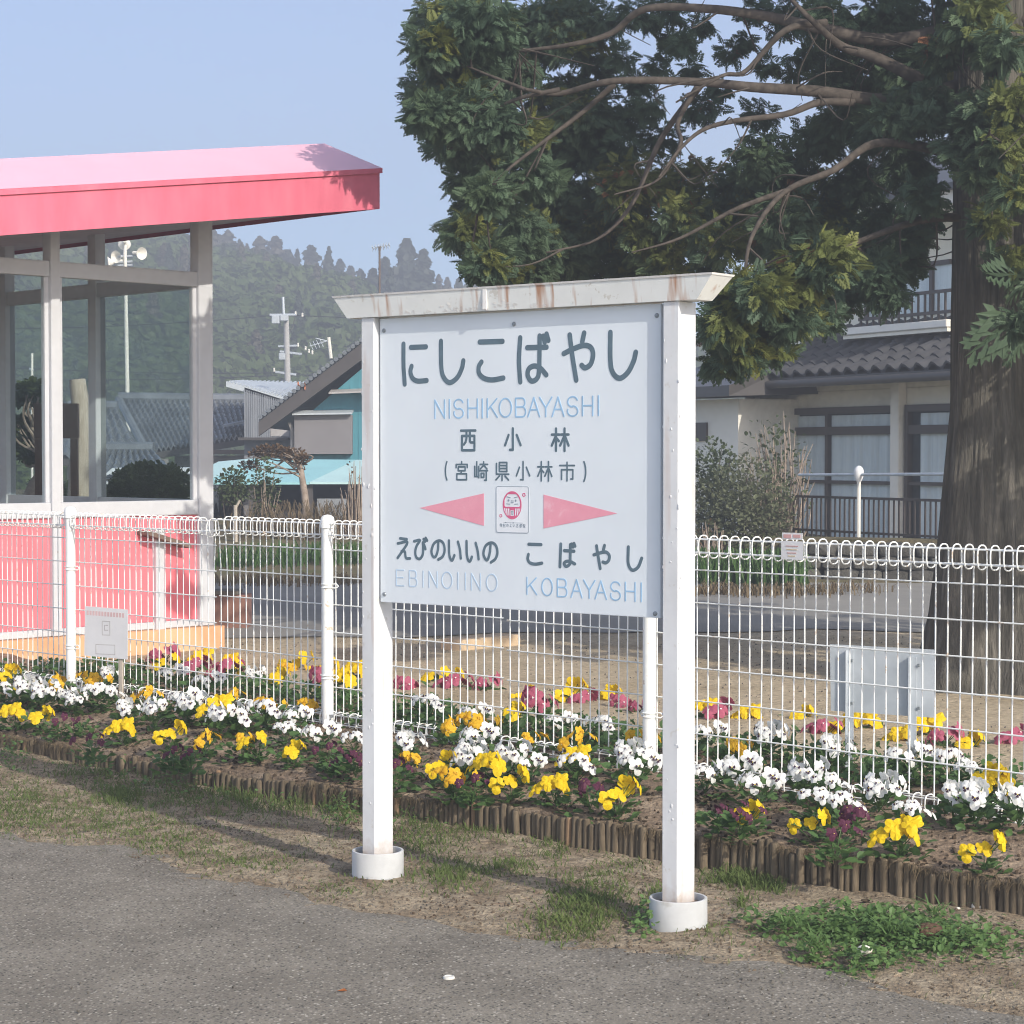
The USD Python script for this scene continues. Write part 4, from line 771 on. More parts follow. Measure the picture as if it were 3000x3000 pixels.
slab('drip_edge', 'pink_fascia', aR - .014, aR + .011, fpl + .0115, LB + .36, lambda a: zt_(a) - .0345, zt_)
rp = [a_at(950, 420, fpl + .5), a_at(0, 465, fpl + .5)]; zr = lambda a: lin(rp, a)
v = [(aR - .014, fpl - .016, zt_(aR) + .002), (aL, fpl - .016, zt_(aL) + .002), (aL, LB + .36, zt_(aL) + .002), (aR - .014, LB + .36, zt_(aR) + .002), (rp[0][0], fpl + .5, zr(rp[0][0])), (aL - .4, fpl + .5, zr(aL - .4)), (aL - .4, LB - .1, zr(aL - .4)), (rp[0][0], LB - .1, zr(rp[0][0]))]
am().hexa(v).build('roof_sheet', M['pink_sheet'], roof)
am().box(.1, .5, .3, LB - .4, .50, .545, .005).build('bench_seat', M['dark_wood'], sh)
for b in (.6, 2.2, 3.9): am().box(.18, .42, b, b + .06, .158, .498).build('bench_leg', M['alu'], sh)
# post with a slanting hood before the end wall
p = at(462, 1910, YZ)
hp = thing('hooded_post', 'grey square post with a brown slanting hood standing before the pink wall', 'post', p)
h = lambda: MB((0, 0, 0), (R2, R2, 0), (-R2, R2, 0))
h().box(-.035, .035, -.035, .035, -.1, .84, .003).build('post', M['alu'], hp)
h().hexa([(-.16, -.13, .80), (.19, -.13, .70), (.19, .05, .70), (-.16, .05, .80), (-.16, -.13, .83), (.19, -.13, .73), (.19, .05, .73), (-.16, .05, .83)]).build('hood', M['dark_wood'], hp)

# ---------------------------------------------------------------- the big conifer
M['bark'] = look('bark', [(.25, (.05, .047, .039)), (.5, (.105, .098, .082)), (.72, (.19, .175, .148))], 1.0, 6, .95, .1, 1.0, 2.2, .03, stretch=(26, 26, 2.2), distortion=.5)
M['branch_bark'] = look('branch_bark', [(.3, (.042, .036, .031)), (.7, (.105, .088, .074))], 20, 5, .9, .1, .6, 60, .005)
M['conifer'] = leaf('conifer', [(.075, .12, .07), (.125, .175, .075), (.24, .27, .08), (.40, .39, .11)], .95, .5, .25, .6)
M['conifer_yellow'] = leaf('conifer_yellow', [(.13, .155, .045), (.27, .27, .06), (.45, .41, .09), (.58, .52, .14)], 3.5, .5, .3, .6)  # yellower copy of the conifer foliage: sunlight put into the colour
M['conifer_dry'] = leaf('conifer_dry', [(.22, .10, .05), (.34, .17, .09)], 4, .6, .2, .8)
TD = 12.0
tp = far(2893, 2000, TD)
tree = thing('conifer_tree', 'big dark conifer with a thick fluted trunk spreading over the right half', 'tree', (tp[0], TD, YZ))
rg = np.random.default_rng(21); T0 = np.array([tp[0], TD, YZ])
NT = 180
zs = np.concatenate([np.linspace(-.1, 2.4, 66), np.linspace(2.45, 7.5, 60)]); th = np.linspace(0, 2 * np.pi, NT + 1)[:-1]
rad = np.interp(zs, [-.1, .0, .15, .4, .9, 1.6, 2.3, 3.2, 5, 7.5], [.47, .42, .375, .335, .295, .235, .222, .205, .17, .11])
v = []
for z, r in zip(zs, rad):
    fl = np.interp(z, [0, 1.2, 3], [.085, .06, .03]) * np.sin(5 * th + 1.2 + z * .25) + .025 * np.sin(9 * th + z * .3)
    k = r * (1 + fl * np.interp(z, [0, 1, 3], [1.5, 1, .6]))
    fib = meshkit.fbm(np.stack([np.cos(th) * 7, np.sin(th) * 7, np.full(NT, z * .9)], -1), 2, 5) - .5; fine = meshkit.noise(np.stack([np.cos(th + .05 * np.sin(z * 3)) * 22, np.sin(th) * 22, np.full(NT, z * 1.6)], -1), 6) - .5
    k = k + .030 * fib + .022 * np.abs(fine) - .004; v.append(np.stack([k * np.cos(th) + .02 * math.sin(z), k * np.sin(th), np.full(NT, z)], 1))
i, j = np.meshgrid(np.arange(len(zs) - 1), np.arange(NT), indexing='ij')
obj('trunk', (np.vstack(v), np.stack([i * NT + j, i * NT + (j + 1) % NT, (i + 1) * NT + (j + 1) % NT, (i + 1) * NT + j], -1).reshape(-1, 4)), M['bark'], tree, True)
LIMBS = [  # photograph places, depth at start and end, thickness
 ([(2880, 230), (2640, 285), (2390, 268), (2200, 262), (2060, 238), (1800, 246), (1640, 262), (1540, 262)], 12.0, 11.4, .060),
 ([(2880, 60), (2620, 110), (2400, 88), (2260, 45), (2080, 32), (1890, 32), (1790, 95), (1670, 135), (1520, 150)], 12.1, 12.4, .060),
 ([(2700, 235), (2560, 165), (2470, 130), (2370, 66), (2300, -20)], 12.0, 11.8, .055),
 ([(2420, 66), (2300, 90), (2190, 200), (2110, 232), (1980, 300)], 11.9, 11.5, .032),
 ([(2500, 300), (2400, 300), (2300, 335), (2160, 350), (2060, 380), (1990, 440), (1930, 520)], 11.9, 11.2, .034),
 ([(2870, 480), (2700, 430), (2560, 420), (2440, 500), (2300, 560), (2200, 700), (2180, 860)], 12.0, 10.9, .045),
 ([(2880, 640), (2720, 640), (2560, 690), (2400, 760), (2280, 870)], 12.0, 11.3, .040),
 ([(2860, 330), (2900, 300), (2960, 330), (3060, 420)], 12.0, 10.8, .04),
 ([(2050, 240), (1990, 350), (1990, 430), (1930, 520), (1800, 570)], 11.8, 11.0, .024),
 ([(1800, 246), (1700, 330), (1560, 440), (1470, 520), (1400, 620)], 11.6, 11.6, .024),
 ([(1640, 262), (1500, 300), (1380, 360), (1280, 400)], 11.5, 11.9, .020),
 ([(2060, 240), (1940, 400), (1850, 600), (1750, 700), (1600, 740)], 11.8, 11.5, .028),
 ([(2300, 560), (2150, 620), (1990, 700), (1850, 740)], 11.6, 11.2, .024), ([(1540, 262), (1400, 210), (1300, 160)], 11.5, 11.9, .016), ([(1520, 150), (1400, 90), (1290, 50)], 12.3, 12.3, .016),
 ([(2880, 560), (2880, 450), (2900, 380)], 11.9, 10.9, .03)]
skel = []
for pts, d0, d1, r in LIMBS:
    n = len(pts); P = np.array([far(x, y, d0 + (d1 - d0) * i / (n - 1)) for i, (x, y) in enumerate(pts)])
    P[1:-1] += rg.normal(size=(n - 2, 3)) * (.0, .06, .0); P = spline(P, 6); skel.append(P)
    MB(-T0).tube(P, np.linspace(r * .72, r * .16, len(P)), 7).build('branch', M['branch_bark'], tree, True)
# the top of the tree and its far and near sides stand outside the picture but shade it
for k in range(26):
    a = rg.uniform(0, 2 * np.pi); z = rg.uniform(4.2, 7.0); L = np.interp(z, [4, 7.0], [3.1, 1.4]) * rg.uniform(.8, 1.1)
    if math.cos(a) < -.2 and z > 5.0: L *= .45
    if math.sin(a) < -.1: L *= .55
    d = np.array([math.cos(a), math.sin(a), 0]); P = np.array([T0 + (0, 0, z) + d * L * q + np.array([0, 0, .25 * q - .35 * q * q]) for q in np.linspace(0, 1, 7)]); skel.append(P)
    MB(-T0).tube(P, np.linspace(.05, .012, 7), 6).build('branch', M['branch_bark'], tree, True)
for k in range(14):
    a = rg.uniform(-1.0, .75); z = rg.uniform(2.2, 4.4); L = rg.uniform(2.0, 3.4)
    d = np.array([math.cos(a), math.sin(a), 0]); P = np.array([T0 + (0, 0, z) + d * L * q + np.array([0, 0, .1 * q - .3 * q * q]) for q in np.linspace(0, 1, 7)])
    px = 1500 + FPX * P[:, 0] / P[:, 1]
    if (px[3:] < 3060).any(): continue
    skel.append(P); MB(-T0).tube(P, np.linspace(.05, .012, 7), 6).build('branch', M['branch_bark'], tree, True)
n_in = len(LIMBS)
CL = [(2050,70,26),(2140,150,28),(2360,150,36),(2110,255,24),(1870,240,26),(2250,190,24),(1930,190,20),(1780,60,34),(1900,60,26),(2200,30,30),(2180,120,22),(2320,210,26),(1820,160,24),(2420,170,36),(2030,200,20),(1960,110,18),(2660,700,60),(2700,640,50),(2600,760,60),(1390,770,60),(1480,790,60),(1560,690,70),(1620,620,70),(1400,560,60),(1600,780,60),(1440,430,60),(1540,410,60),(1850,800,60),(1760,660,80),(1290,60,110),(1240,130,70),(1380,60,120),(1330,170,110),(1250,250,80),(1230,330,65),(1330,320,105),(1420,250,100),(1480,120,110),(1560,80,90),(1500,200,70),(1450,350,65),(1290,400,60),(1340,440,50),
 (1640,50,85),(1700,60,80),(1730,150,50),(1760,205,42),(1650,130,55),(1660,260,60),(1590,290,55),(1700,330,85),(1780,310,55),(1610,390,65),(1700,420,80),(1760,390,65),(1830,350,55),(1830,430,55),(1340,520,50),(1370,600,60),(1330,670,60),(1420,690,60),(1480,540,55),(1560,500,85),(1590,600,85),(1520,680,80),(1640,700,90),(1450,740,60),(1560,770,70),(1700,770,60),(1660,560,60),
 (1780,560,90),(1860,540,90),(1830,620,80),(1960,530,80),(1990,640,70),(1900,700,70),(1800,730,70),(1960,760,70),(2050,620,80),(2100,700,80),(2150,540,75),(2230,450,85),(2050,490,45),(2180,640,80),(2280,560,80),(2300,640,90),(2250,700,80),(2350,720,90),(2430,640,90),(2420,760,90),(2500,520,80),(2520,700,80),(2560,790,70),(2580,640,60),(2340,810,80),(2450,850,80),(2160,870,75),(2240,850,80),(2130,950,75),(2220,940,70),(2180,1030,60),(2320,930,65),(2105,1060,38),(2270,1020,45),(2420,930,45),(2600,860,50),(2640,760,60),(2080,790,50),
 (2300,40,70),(2420,50,70),(2460,220,75),(2520,110,80),(2560,260,85),(2600,50,90),(2480,340,70),(2580,370,70),(2650,180,90),(2720,60,80),(2760,140,60),(2650,480,80),(2640,330,80),(2390,400,60),(2700,560,60),(2740,300,90),(2360,500,70),
 (2860,60,90),(2930,130,60),(2880,330,80),(2960,300,70),(2840,420,70),(2930,420,70),(2870,500,45),(2980,550,60),(2900,640,55),(2960,760,55),(2990,930,50),(2790,230,60),
 (1950,20,55),(1850,40,45),(2060,310,50),(1900,300,45),(1930,400,55),(2230,330,45),(2000,130,26),(2000,128,22)]
SPR_V, SPR_F = [], []
def twiglet(b, a, ln, wd, z=0.0):                 # one flat scaly shoot: a narrow leaf-like blade from b in direction a
    d = np.array([math.sin(a), math.cos(a)]); nn = np.array([d[1], -d[0]]); o4 = len(SPR_V); b = np.array(b)
    for q in (b, b + d * ln * .55 + nn * wd, b + d * ln, b + d * ln * .55 - nn * wd): SPR_V.append((q[0], q[1], z - .30 * q[1] ** 2 - .25 * q[0] ** 2))
    SPR_F.extend([(o4, o4 + 1, o4 + 2), (o4, o4 + 2, o4 + 3)])
twiglet((0, 0), 0, 1.0, .045)
for i, t_ in enumerate((.10, .18, .28, .36, .46, .54, .64, .72, .82)):
    sg = 1 if i % 2 else -1; L_ = .62 - .45 * t_
    twiglet((0, t_), sg * .75, L_, .055, .02 * sg); d = np.array([math.sin(sg * .75), math.cos(sg * .75)]); b_ = np.array([0, t_]) + d * L_ * .4
    twiglet(b_, sg * 1.35, L_ * .5, .05, -.03); twiglet(b_, sg * .15, L_ * .5, .05, .03)
SPR_V, SPR_F = np.array(SPR_V), np.array(SPR_F)
allskel = np.vstack(skel[:n_in])
VV, FF, off, TW, DV, DF, doff = [], [], 0, MB(-T0), [], [], 0
YV, YF, yoff = [], [], 0
def cluster(c, r, n, size, squash=.8, dry=0.0, yellow=0.0, hidden=False):
    global off, doff, yoff
    if hidden and shades_shelter(c): return
    q = rg.normal(size=(n, 3)); q /= np.linalg.norm(q, axis=1, keepdims=True); q *= rg.random((n, 1)) ** .5
    P = c + q * r * (1, 1, squash); P[:, 2] -= .25 * r * (q[:, 0] ** 2 + q[:, 1] ** 2)
    out = q * (1, 1, .5) + rg.normal(size=(n, 3)) * .55 + (0, 0, -.30)           # the fronds point outwards and droop
    out /= np.linalg.norm(out, axis=1, keepdims=True); side = np.cross(out, rg.normal(size=(n, 3)) * .7 + (0, 0, 1)); side /= np.linalg.norm(side, axis=1, keepdims=True)
    R = np.stack([side, out, np.cross(side, out)], -1) * (size * rg.uniform(.6, 1.25, n))[:, None, None]
    if dry and rg.random() < dry:
        k = n // 8; v, f = scatter(SPR_V, SPR_F, R[:k] * .7, P[:k]); DV.append(v - T0); DF.append(f + doff); doff += len(v); R, P = R[k:], P[k:]
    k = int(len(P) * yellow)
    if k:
        o_ = np.argsort(-(P - c) @ np.array([.5, -.7, .6])); R, P = R[o_], P[o_]; v, f = scatter(SPR_V, SPR_F, R[:k], P[:k]); YV.append(v - T0); YF.append(f + yoff); yoff += len(v); R, P = R[k:], P[k:]  # fronds on the sun side of the clump get the sunlit colour
    v, f = scatter(SPR_V, SPR_F, R, P); VV.append(v - T0); FF.append(f + off); off += len(v)
    j = np.linalg.norm(allskel - c, axis=1).argmin(); b = allskel[j]
    if np.linalg.norm(b - c) < .85:
        j = int(np.clip(j + rg.integers(-3, 4), 0, len(allskel) - 1)); b = allskel[j] if np.linalg.norm(allskel[j] - c) < .9 else b
        for e in [c + q[0] * r * .6]:
            mid = (b + e) / 2 + rg.normal(size=3) * .07 + (0, 0, -.05); TW.tube(spline([b, mid, e], 4), np.linspace(.0065, .002, 9), 4, caps=False)
def shades_shelter(c):                              # would this clump throw its shadow on the lit end of the shelter?
    for zz in np.arange(.3, 3.5, .2):
        e = c - sun_dir * (c[2] - zz) / sun_dir[2] - C0
        if c[2] > zz and -1.65 < e @ aN < 3.6 and -1.25 < e @ bN < 1.15: return True
    return False
for x, y, r in CL:
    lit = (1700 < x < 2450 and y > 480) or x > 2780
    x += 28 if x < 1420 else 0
    for k in range(2 if r > 58 and not (1750 < x < 2420 and y < 330) else 1):
        for tr_ in range(40):
            d = rg.uniform(10.6, 11.6) if lit and tr_ < 6 else rg.uniform(11.3, 14.4)
            c = far(x + rg.normal() * r * .15 * k, y + rg.normal() * r * .12 * k, d)
            if not shades_shelter(c): break
        rm = r * d / FPX
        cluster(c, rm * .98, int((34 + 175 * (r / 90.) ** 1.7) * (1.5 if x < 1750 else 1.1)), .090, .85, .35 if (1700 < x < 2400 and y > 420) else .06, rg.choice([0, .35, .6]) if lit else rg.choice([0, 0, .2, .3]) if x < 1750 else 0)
for P in skel[n_in:]:                                                           # the parts above and beside the picture
    for q in P[2:]:
        cluster(q + rg.normal(size=3) * .12, rg.uniform(.28, .5), 16, .34, .6, hidden=True)
obj('crown', (np.vstack(VV), np.vstack(FF)), M['conifer'], tree)
obj('yellow_fronds', (np.vstack(YV), np.vstack(YF)), M['conifer_yellow'], tree, label='yellowish green fronds of the conifer coloured as if sunlit')
obj('dry_fronds', (np.vstack(DV), np.vstack(DF)), M['conifer_dry'], tree, label='reddish brown dead fronds of the conifer')
for k in range(45):                                                             # bare hanging twigs
    b = allskel[rg.integers(len(allskel))]; e = b + rg.normal(size=3) * (.25, .2, .10) + (0, 0, -rg.uniform(.0, .3))
    TW.tube(spline([b, (b + e) / 2 + rg.normal(size=3) * .08, e], 4), np.linspace(.006, .002, 9), 4, caps=False)
TW.build('twigs', M['branch_bark'], tree, kind='stuff')

# ---------------------------------------------------------------- the white house at the right
M['siding'] = flat('siding', (.78, .74, .62), .7, .25, .04, 2)
M['house_white'] = flat('house_white', (.74, .71, .63), .6, .3, .04, 4)
M['roof_tile_dark'] = look('roof_tile_dark', [(.3, (.055, .055, .06)), (.7, (.10, .10, .105))], 3, 4, .45, .4, isl=.2)
M['brown_metal'] = flat('brown_metal', (.055, .042, .036), .45, .4)
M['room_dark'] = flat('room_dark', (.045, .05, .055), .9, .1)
M['curtain'] = look('curtain', [(.3, (.72, .75, .76)), (.7, (.90, .92, .92))], 1.0, 4, .9, .1, stretch=(9, 9, .35))
M['house_glass'] = pane('house_glass', (.95, .97, .97), (.16, .18, .19), 1.4)
M['gutter'] = flat('gutter', (.06, .055, .052), .4, .4)
M['wall_stone'] = look('wall_stone', [(.3, (.09, .085, .075)), (.7, (.21, .20, .175))], 2.2, 6, .9, .15, 1, 18, .03, isl=.3)
HP = far(2450, 1600, 27.5); HP[2] = YZ + .3
w = np.array([.47, -.8827, 0]); HN = np.array([-.8827, -.47, 0])                 # along the wall to the right; out of the wall
hs = thing('white_house', 'cream two storey house with dark tiled lean-to roof behind the trunk', 'house', HP)
def hmb(dy=0.): return MB(HN * dy, w, HN, (0, 0, 1))                             # x right along the wall, y out
def hx(px, py, dy=0.): q = hit(px, py, HP + HN * dy, HN) - HP; return q @ w, q[2]
XL, XR = hx(2165, 1400)[0], hx(2900, 1300)[0] + 1.2
z_eave = hx(2500, 1112, .55)[1]; z_lt = hx(2480, 1190)[1]
hmb().box(XL, XR, -.22, -.12, -.6, z_eave + .35).build('wall', M['siding'], hs)
win = [(2277, 2614), (2646, 2960)]
wx = [(hx(a, 1300)[0], hx(b, 1300)[0]) for a, b in win]; zt = hx(2450, 1203)[1]; zb = hx(2450, 1640)[1] - .1
z = zt + .05
while z < z_eave + .1:
    h = min(.22, z_eave + .12 - z)
    hmb().box(XL + .02, XR - .02, -.12, -.088, z, z + h - .006, .003).build('siding_board', M['siding'], hs); z += .22
for (x0, x1) in ((XL + .02, wx[0][0] - .08),):
    z = -.4
    while z < zt + .04:
        hmb().box(x0, x1, -.12, -.088, z, min(z + .214, zt + .044), .003).build('siding_board', M['siding'], hs); z += .22
for i, (x0, x1) in enumerate(wx):
    f_ = hmb(); f_.box(x0, x1, -.10, -.02, zt - .04, zt + .045); f_.box(x0, x0 + .06, -.10, -.02, zb, zt - .04); f_.box(x1 - .05, x1, -.10, -.02, zb, zt - .04)
    zm = hx(2450, 1262)[1]; xm = x0 + (x1 - x0) * (.43 if i == 0 else .55); z2 = hx(2450, 1408)[1] if False else hx(2450, 1412)[1]
    f_.box(x0 + .06, x1 - .05, -.10, -.03, zm - .055, zm + .055); f_.box(xm - .03, xm + .03, -.098, -.028, zb, zt - .04); f_.box(x0 + .06, x1 - .05, -.096, -.04, z2 - .025, z2 + .02)
    wf = f_.build('window', M['brown_metal'], hs)
    hmb().box(x0 + .055, x1 - .045, -.073, -.069, zb, zt - .035).build('pane', M['house_glass'], wf)
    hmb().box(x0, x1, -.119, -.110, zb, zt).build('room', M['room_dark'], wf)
    xs_ = np.linspace(x0 + .1 + .12 * i, x1 - .06, 90); cz = np.sin(xs_ * 55) * .006 + np.sin(xs_ * 23) * .005
    v = np.array([(x, -.095 + c, zz) for x, c in zip(xs_, cz) for zz in (zb + .15, zt - .06)]); k = np.arange(89) * 2
    MB((0, 0, 0), w, HN, (0, 0, 1)).add(v, np.stack([k, k + 2, k + 3, k + 1], 1)).build('curtain', M['curtain'], wf, True)
xp = hx(2628, 1300)[0]; hmb().box(xp - .085, xp + .085, -.085, .05, -.6, z_eave + .02, .01).build('pillar', M['house_white'], hs)
hmb().box(hx(2205, 1400)[0] - .05, hx(2205, 1400)[0] + .05, -.085, .0, -.6, z_eave).build('down_pipe', M['house_white'], hs)
# lean-to roof of curved dark tiles
ztop = hx(2600, 968, -.75)[1]; ye, yt = .62, -.85; sl = (ztop - z_eave) / (ye - yt)
XRL = hx(2240, 1150, .3)[0]
r_ = hmb().hexa([(XRL, ye, z_eave), (XR, ye, z_eave), (XR, yt, ztop), (XRL, yt, ztop), (XRL, ye, z_eave + .06), (XR, ye, z_eave + .06), (XR, yt, ztop + .06), (XRL, yt, ztop + .06)]).build('lean_to_roof', M['gutter'], hs)
tl = math.hypot(ye - yt, ztop - z_eave); nrow = 6; pitch_ = tl / nrow; tw = .275
u = np.linspace(0, 1, 7); prof = .045 * np.sin(u * 2 * np.pi - .6) + .03
def tile_mesh(wd, ln, pr):
    v = []; f = []
    for y in (0, ln):
        for x, z in zip(u, pr): v.append((x * wd, y, z + .03 * (1 - y / ln)))
    for x, z in zip(u, pr): v.append((x * wd, -.0, z + .0))
    n = len(u)
    for k in range(n - 1): f += [(k, k + 1, n + k + 1), (k, n + k + 1, n + k), (k, 2 * n + k, 2 * n + k + 1), (k, 2 * n + k + 1, k + 1)]
    return np.array(v), np.array(f)
up = np.array([0, yt - ye, ztop - z_eave]) / tl; upw = up[1] * HN + np.array([0, 0, up[2]]); nrm = np.cross(w, upw)
tv, tf = tile_mesh(tw * 1.04, pitch_ * 1.12, prof); first = None; k = 0
for i in range(nrow):
    x = XRL
    while x < XR - tw and k < 295:
        pos = w * x + HN * ye + np.array([0, 0, z_eave + .07]) + upw * pitch_ * i; B = np.stack([w, upw, nrm if nrm[2] > 0 else -nrm], 1)
        if first is None: first = obj('tile', ((tv @ B.T) + pos, tf), M['roof_tile_dark'], r_, 40); p0 = pos
        else: piece('tile', first, M['roof_tile_dark'], r_, pos - p0)
        x += tw; k += 1
hmb().tube([(XRL - .05, ye + .07, z_eave - .02), (XR, ye + .07, z_eave - .02)], .055, 10).build('gutter', M['gutter'], hs, 40)
# upper storey
y2 = -1.0
z20, z21 = ztop + .02, hx(2620, 640, y2 + .3)[1]
X2 = hx(2330, 800, y2)[0]
hmb(y2).box(X2, XR, -.2, 0, z20 - .3, z21).build('wall', M['siding'], hs)
hmb(y2).box(X2 - .5, XR, -.2, .75, z21, z21 + .16).build('eave', M['house_white'], hs)
hmb(y2).hexa([(X2 - .6, .85, z21 + .16), (XR, .85, z21 + .16), (XR, -3, z21 + .16), (X2 - .6, -3, z21 + .16), (X2 - .6, .85, z21 + .24), (XR, .85, z21 + .24), (XR, -3, z21 + 1.7), (X2 - .6, -3, z21 + 1.7)]).build('upper_roof', M['roof_tile_dark'], hs)
a, b = hx(2540, 850, y2)[0], hx(2745, 850, y2)[0]; za, zb2 = hx(2650, 930, y2)[1], hx(2650, 790, y2)[1]
f_ = hmb(y2); f_.box(a, b + .3, .0, .05, zb2, zb2 + .06); f_.box(a, a + .06, 0, .05, za, zb2); f_.box(b - .1, b - .04, 0, .05, za, zb2); f_.box(a + .06, b - .1, 0, .045, za + .55, za + .6)
wf = f_.build('window', M['brown_metal'], hs); hmb(y2).box(a + .06, b + .3, .012, .016, za, zb2).build('pane', M['house_glass'], wf); hmb(y2).box(a + .06, b + .3, .003, .006, za, zb2).build('curtain', M['curtain'], wf)
yb = y2 + .95
bx0, bx1 = hx(2462, 960, yb)[0], hx(2757, 945, yb)[0]; bz0, bz1 = hx(2600, 972, yb)[1], hx(2600, 950, yb)[1]
bal = hmb().box(bx0, bx1 + .1, y2 + .002, yb, bz0, bz1, .01).build('balcony', M['house_white'], hs)
hmb().box(bx0 + .02, bx1 + .08, y2 + .01, yb - .03, bz0 - .05, bz0 - .002).build('balcony_trim', M['siding'], bal)
m = hmb(); zr = hx(2600, 872, yb)[1]
m.box(bx0 + .3, bx1 + .1, yb - .1, yb - .06, zr, zr + .04); m.box(bx0 + .3, bx1 + .1, yb - .1, yb - .06, bz1 + .08, bz1 + .12)
m.build('rail', M['brown_metal'], bal)
for i, x in enumerate(np.arange(bx0 + .32, bx1 + .08, .13)): hmb().box(x, x + .022, yb - .092, yb - .068, bz1 + .002, zr - .001).build('baluster', M['brown_metal'], bal)
# entrance wing at its left end
ex0, ex1 = hx(2020, 1300, .9)[0], hx(2150, 1300, .9)[0]; ze = hx(2100, 1165, 1.0)[1]
hmb().box(ex0 - .8, ex1 + .1, -.2, .9, -.6, ze - .02).build('porch_wall', M['house_white'], hs)
pr_ = hmb(); pr_.hexa([(ex0 - 1, 1.35, ze), (ex1 + .55, 1.35, ze), (ex1 + .55, -.3, ze + .05), (ex0 - 1, -.3, ze + .05), (ex0 - 1, 1.35, ze + .14), (ex1 + .55, 1.35, ze + .14), (ex1 + .3, -.3, ze + .62), (ex0 - 1, -.3, ze + .62)]); pr_.build('porch_roof', M['gutter'], hs)
a0, a1 = hx(2050, 1300, .9)[0], hx(2074, 1300, .9)[0]; f_ = hmb(.9).box(a0 - .3, a1, .002, .03, hx(2060, 1292, .9)[1], hx(2060, 1238, .9)[1]).build('window', M['brown_metal'], hs)

# stone wall, railing and laundry pole before the house
SW = far(2500, 1692, 21.9); SW[2] = YZ
sw = thing('stone_wall', 'low dark stone retaining wall before the cream house beside the trunk', 'wall', SW)
rgw = np.random.default_rng(31); d_ = np.array([.93, -.37, 0]); e_ = np.array([-.37, -.93, 0])
for row in range(3):
    x = -.75 - rgw.random() * .2
    while x < 2.6:
        l = rgw.uniform(.18, .42); h = .14
        m = trimesh.creation.icosphere(1); v = np.sign(m.vertices) * np.abs(np.asarray(m.vertices)) ** .45 * (l * .52, .14, h * .54) * (1 + rgw.normal(size=(len(m.vertices), 1)) * .05)
        q = d_ * (x + l / 2) + np.array([0, 0, .06 + h * row]); obj('stone', (v[:, :1] * d_ + v[:, 1:2] * e_ + v[:, 2:] * (0, 0, 1) + q, m.faces), M['wall_stone'], sw, 30); x += l * 1.02
MB(d_ * 0 - e_ * .3, d_, e_, (0, 0, 1)).box(-.9, 2.7, -.3, .25, -.2, .44).build('earth_fill', M['verge'], sw)
RP = far(2560, 1655, 23.0); RP[2] = YZ + .40
rl = thing('garden_railing', 'dark picket railing before the windows of the cream house', 'railing', RP)
rx = lambda px, py: (lambda q: (q @ w, q[2]))(hit(px, py, RP, HN) - RP)
x0, x1 = rx(2325, 1500)[0], rx(2790, 1500)[0] + .6; z1 = rx(2560, 1459)[1]
MB((0, 0, 0), w, HN).box(x0, x1, -.015, .015, z1 - .02, z1 + .008).build('top_rail', M['brown_metal'], rl); MB((0, 0, 0), w, HN).box(x0, x1, -.012, .012, .05, .075).build('bottom_rail', M['brown_metal'], rl)
for x in np.arange(x0, x1, .088): MB((0, 0, 0), w, HN).box(x, x + .016, -.008, .008, -.3, z1 - .021).build('picket', M['brown_metal'], rl)
LPp = far(2515, 1655, 22.6); LPp[2] = YZ + .40
lp = thing('laundry_pole', 'thin post with a white bag over its top carrying a long grey pole', 'post', LPp)
zt_p = far(2515, 1378, 22.6)[2] - LPp[2]
MB().tube([(0, 0, -.3), (0, 0, zt_p)], .022, 8).build('post', M['house_white'], lp, 40)
v = np.asarray(ico2.vertices) * (.055, .055, .085); v[:, 2] *= np.where(v[:, 2] < 0, 1.4, .8); v *= (1 + .22 * (meshkit.fbm(v * 14, 3, 3)[:, None] - .5)); obj('bag', (v + (0, 0, zt_p - .02), ico2.faces), M['paper'], lp, True)
MB().tube([(w * -1.1) + (0, 0, zt_p - .06), (w * 2.2) + (0, 0, zt_p - .02)], .017, 8).build('cross_pole', M['galv'], lp, 40)

# ---------------------------------------------------------------- shrubs
def shrub(name, lab, px, py, depth, rx, rz, n, size, mat, seed, cat='shrub', bare=0.0, z0=None, dens=.45, woodmat='branch_bark', group=None, ry=None, zshift=0.):
    rg = np.random.default_rng(seed); c = far(px, py, depth); zg = (YZ + .05) if z0 is None else z0
    base = np.array([c[0], depth, zg]); t = thing(name, lab, cat, base, group=group); ry = ry or rx; cz = c[2] - zg
    mb = MB()
    for k in range(14 if not bare else int(60 * bare)):
        q = rg.normal(size=3); q /= np.linalg.norm(q); e = np.array([0, 0, cz]) + q * (rx, ry, rz) * rg.uniform(.6, 1.12 if bare else .95)
        b = np.array([q[0] * rx * .15, q[1] * ry * .15, -.05]); mid = (b + e) / 2 + rg.normal(size=3) * rx * .12
        mb.tube(spline([b, mid, e], 4), np.linspace(.018, .004, 9), 4, caps=False)
    mb.build('stems', M[woodmat], t)
    if n:
        q = rg.normal(size=(n, 3)); q /= np.linalg.norm(q, axis=1, keepdims=True); rr = rg.random((n, 1)) ** dens
        P = np.array([0, 0, cz]) + q * rr * (rx, ry, rz) * (1 + .35 * (meshkit.fbm(q * 2.2 + seed, 3, seed)[:, None] - .5)); P = P[P[:, 2] > 0]
        d = q[:len(P)] + rg.normal(size=P.shape) * .7
        obj('foliage', leaves(P, d, size * rg.uniform(.6, 1.3, len(P)), rg), M[mat], t)
    return t
M['bush_green'] = leaf('bush_green', [(.07, .095, .04), (.125, .165, .065), (.20, .235, .10)], 3, .6, .25)
M['bush_grey'] = leaf('bush_grey', [(.13, .145, .08), (.23, .245, .135), (.33, .33, .19)], 4, .6, .25)
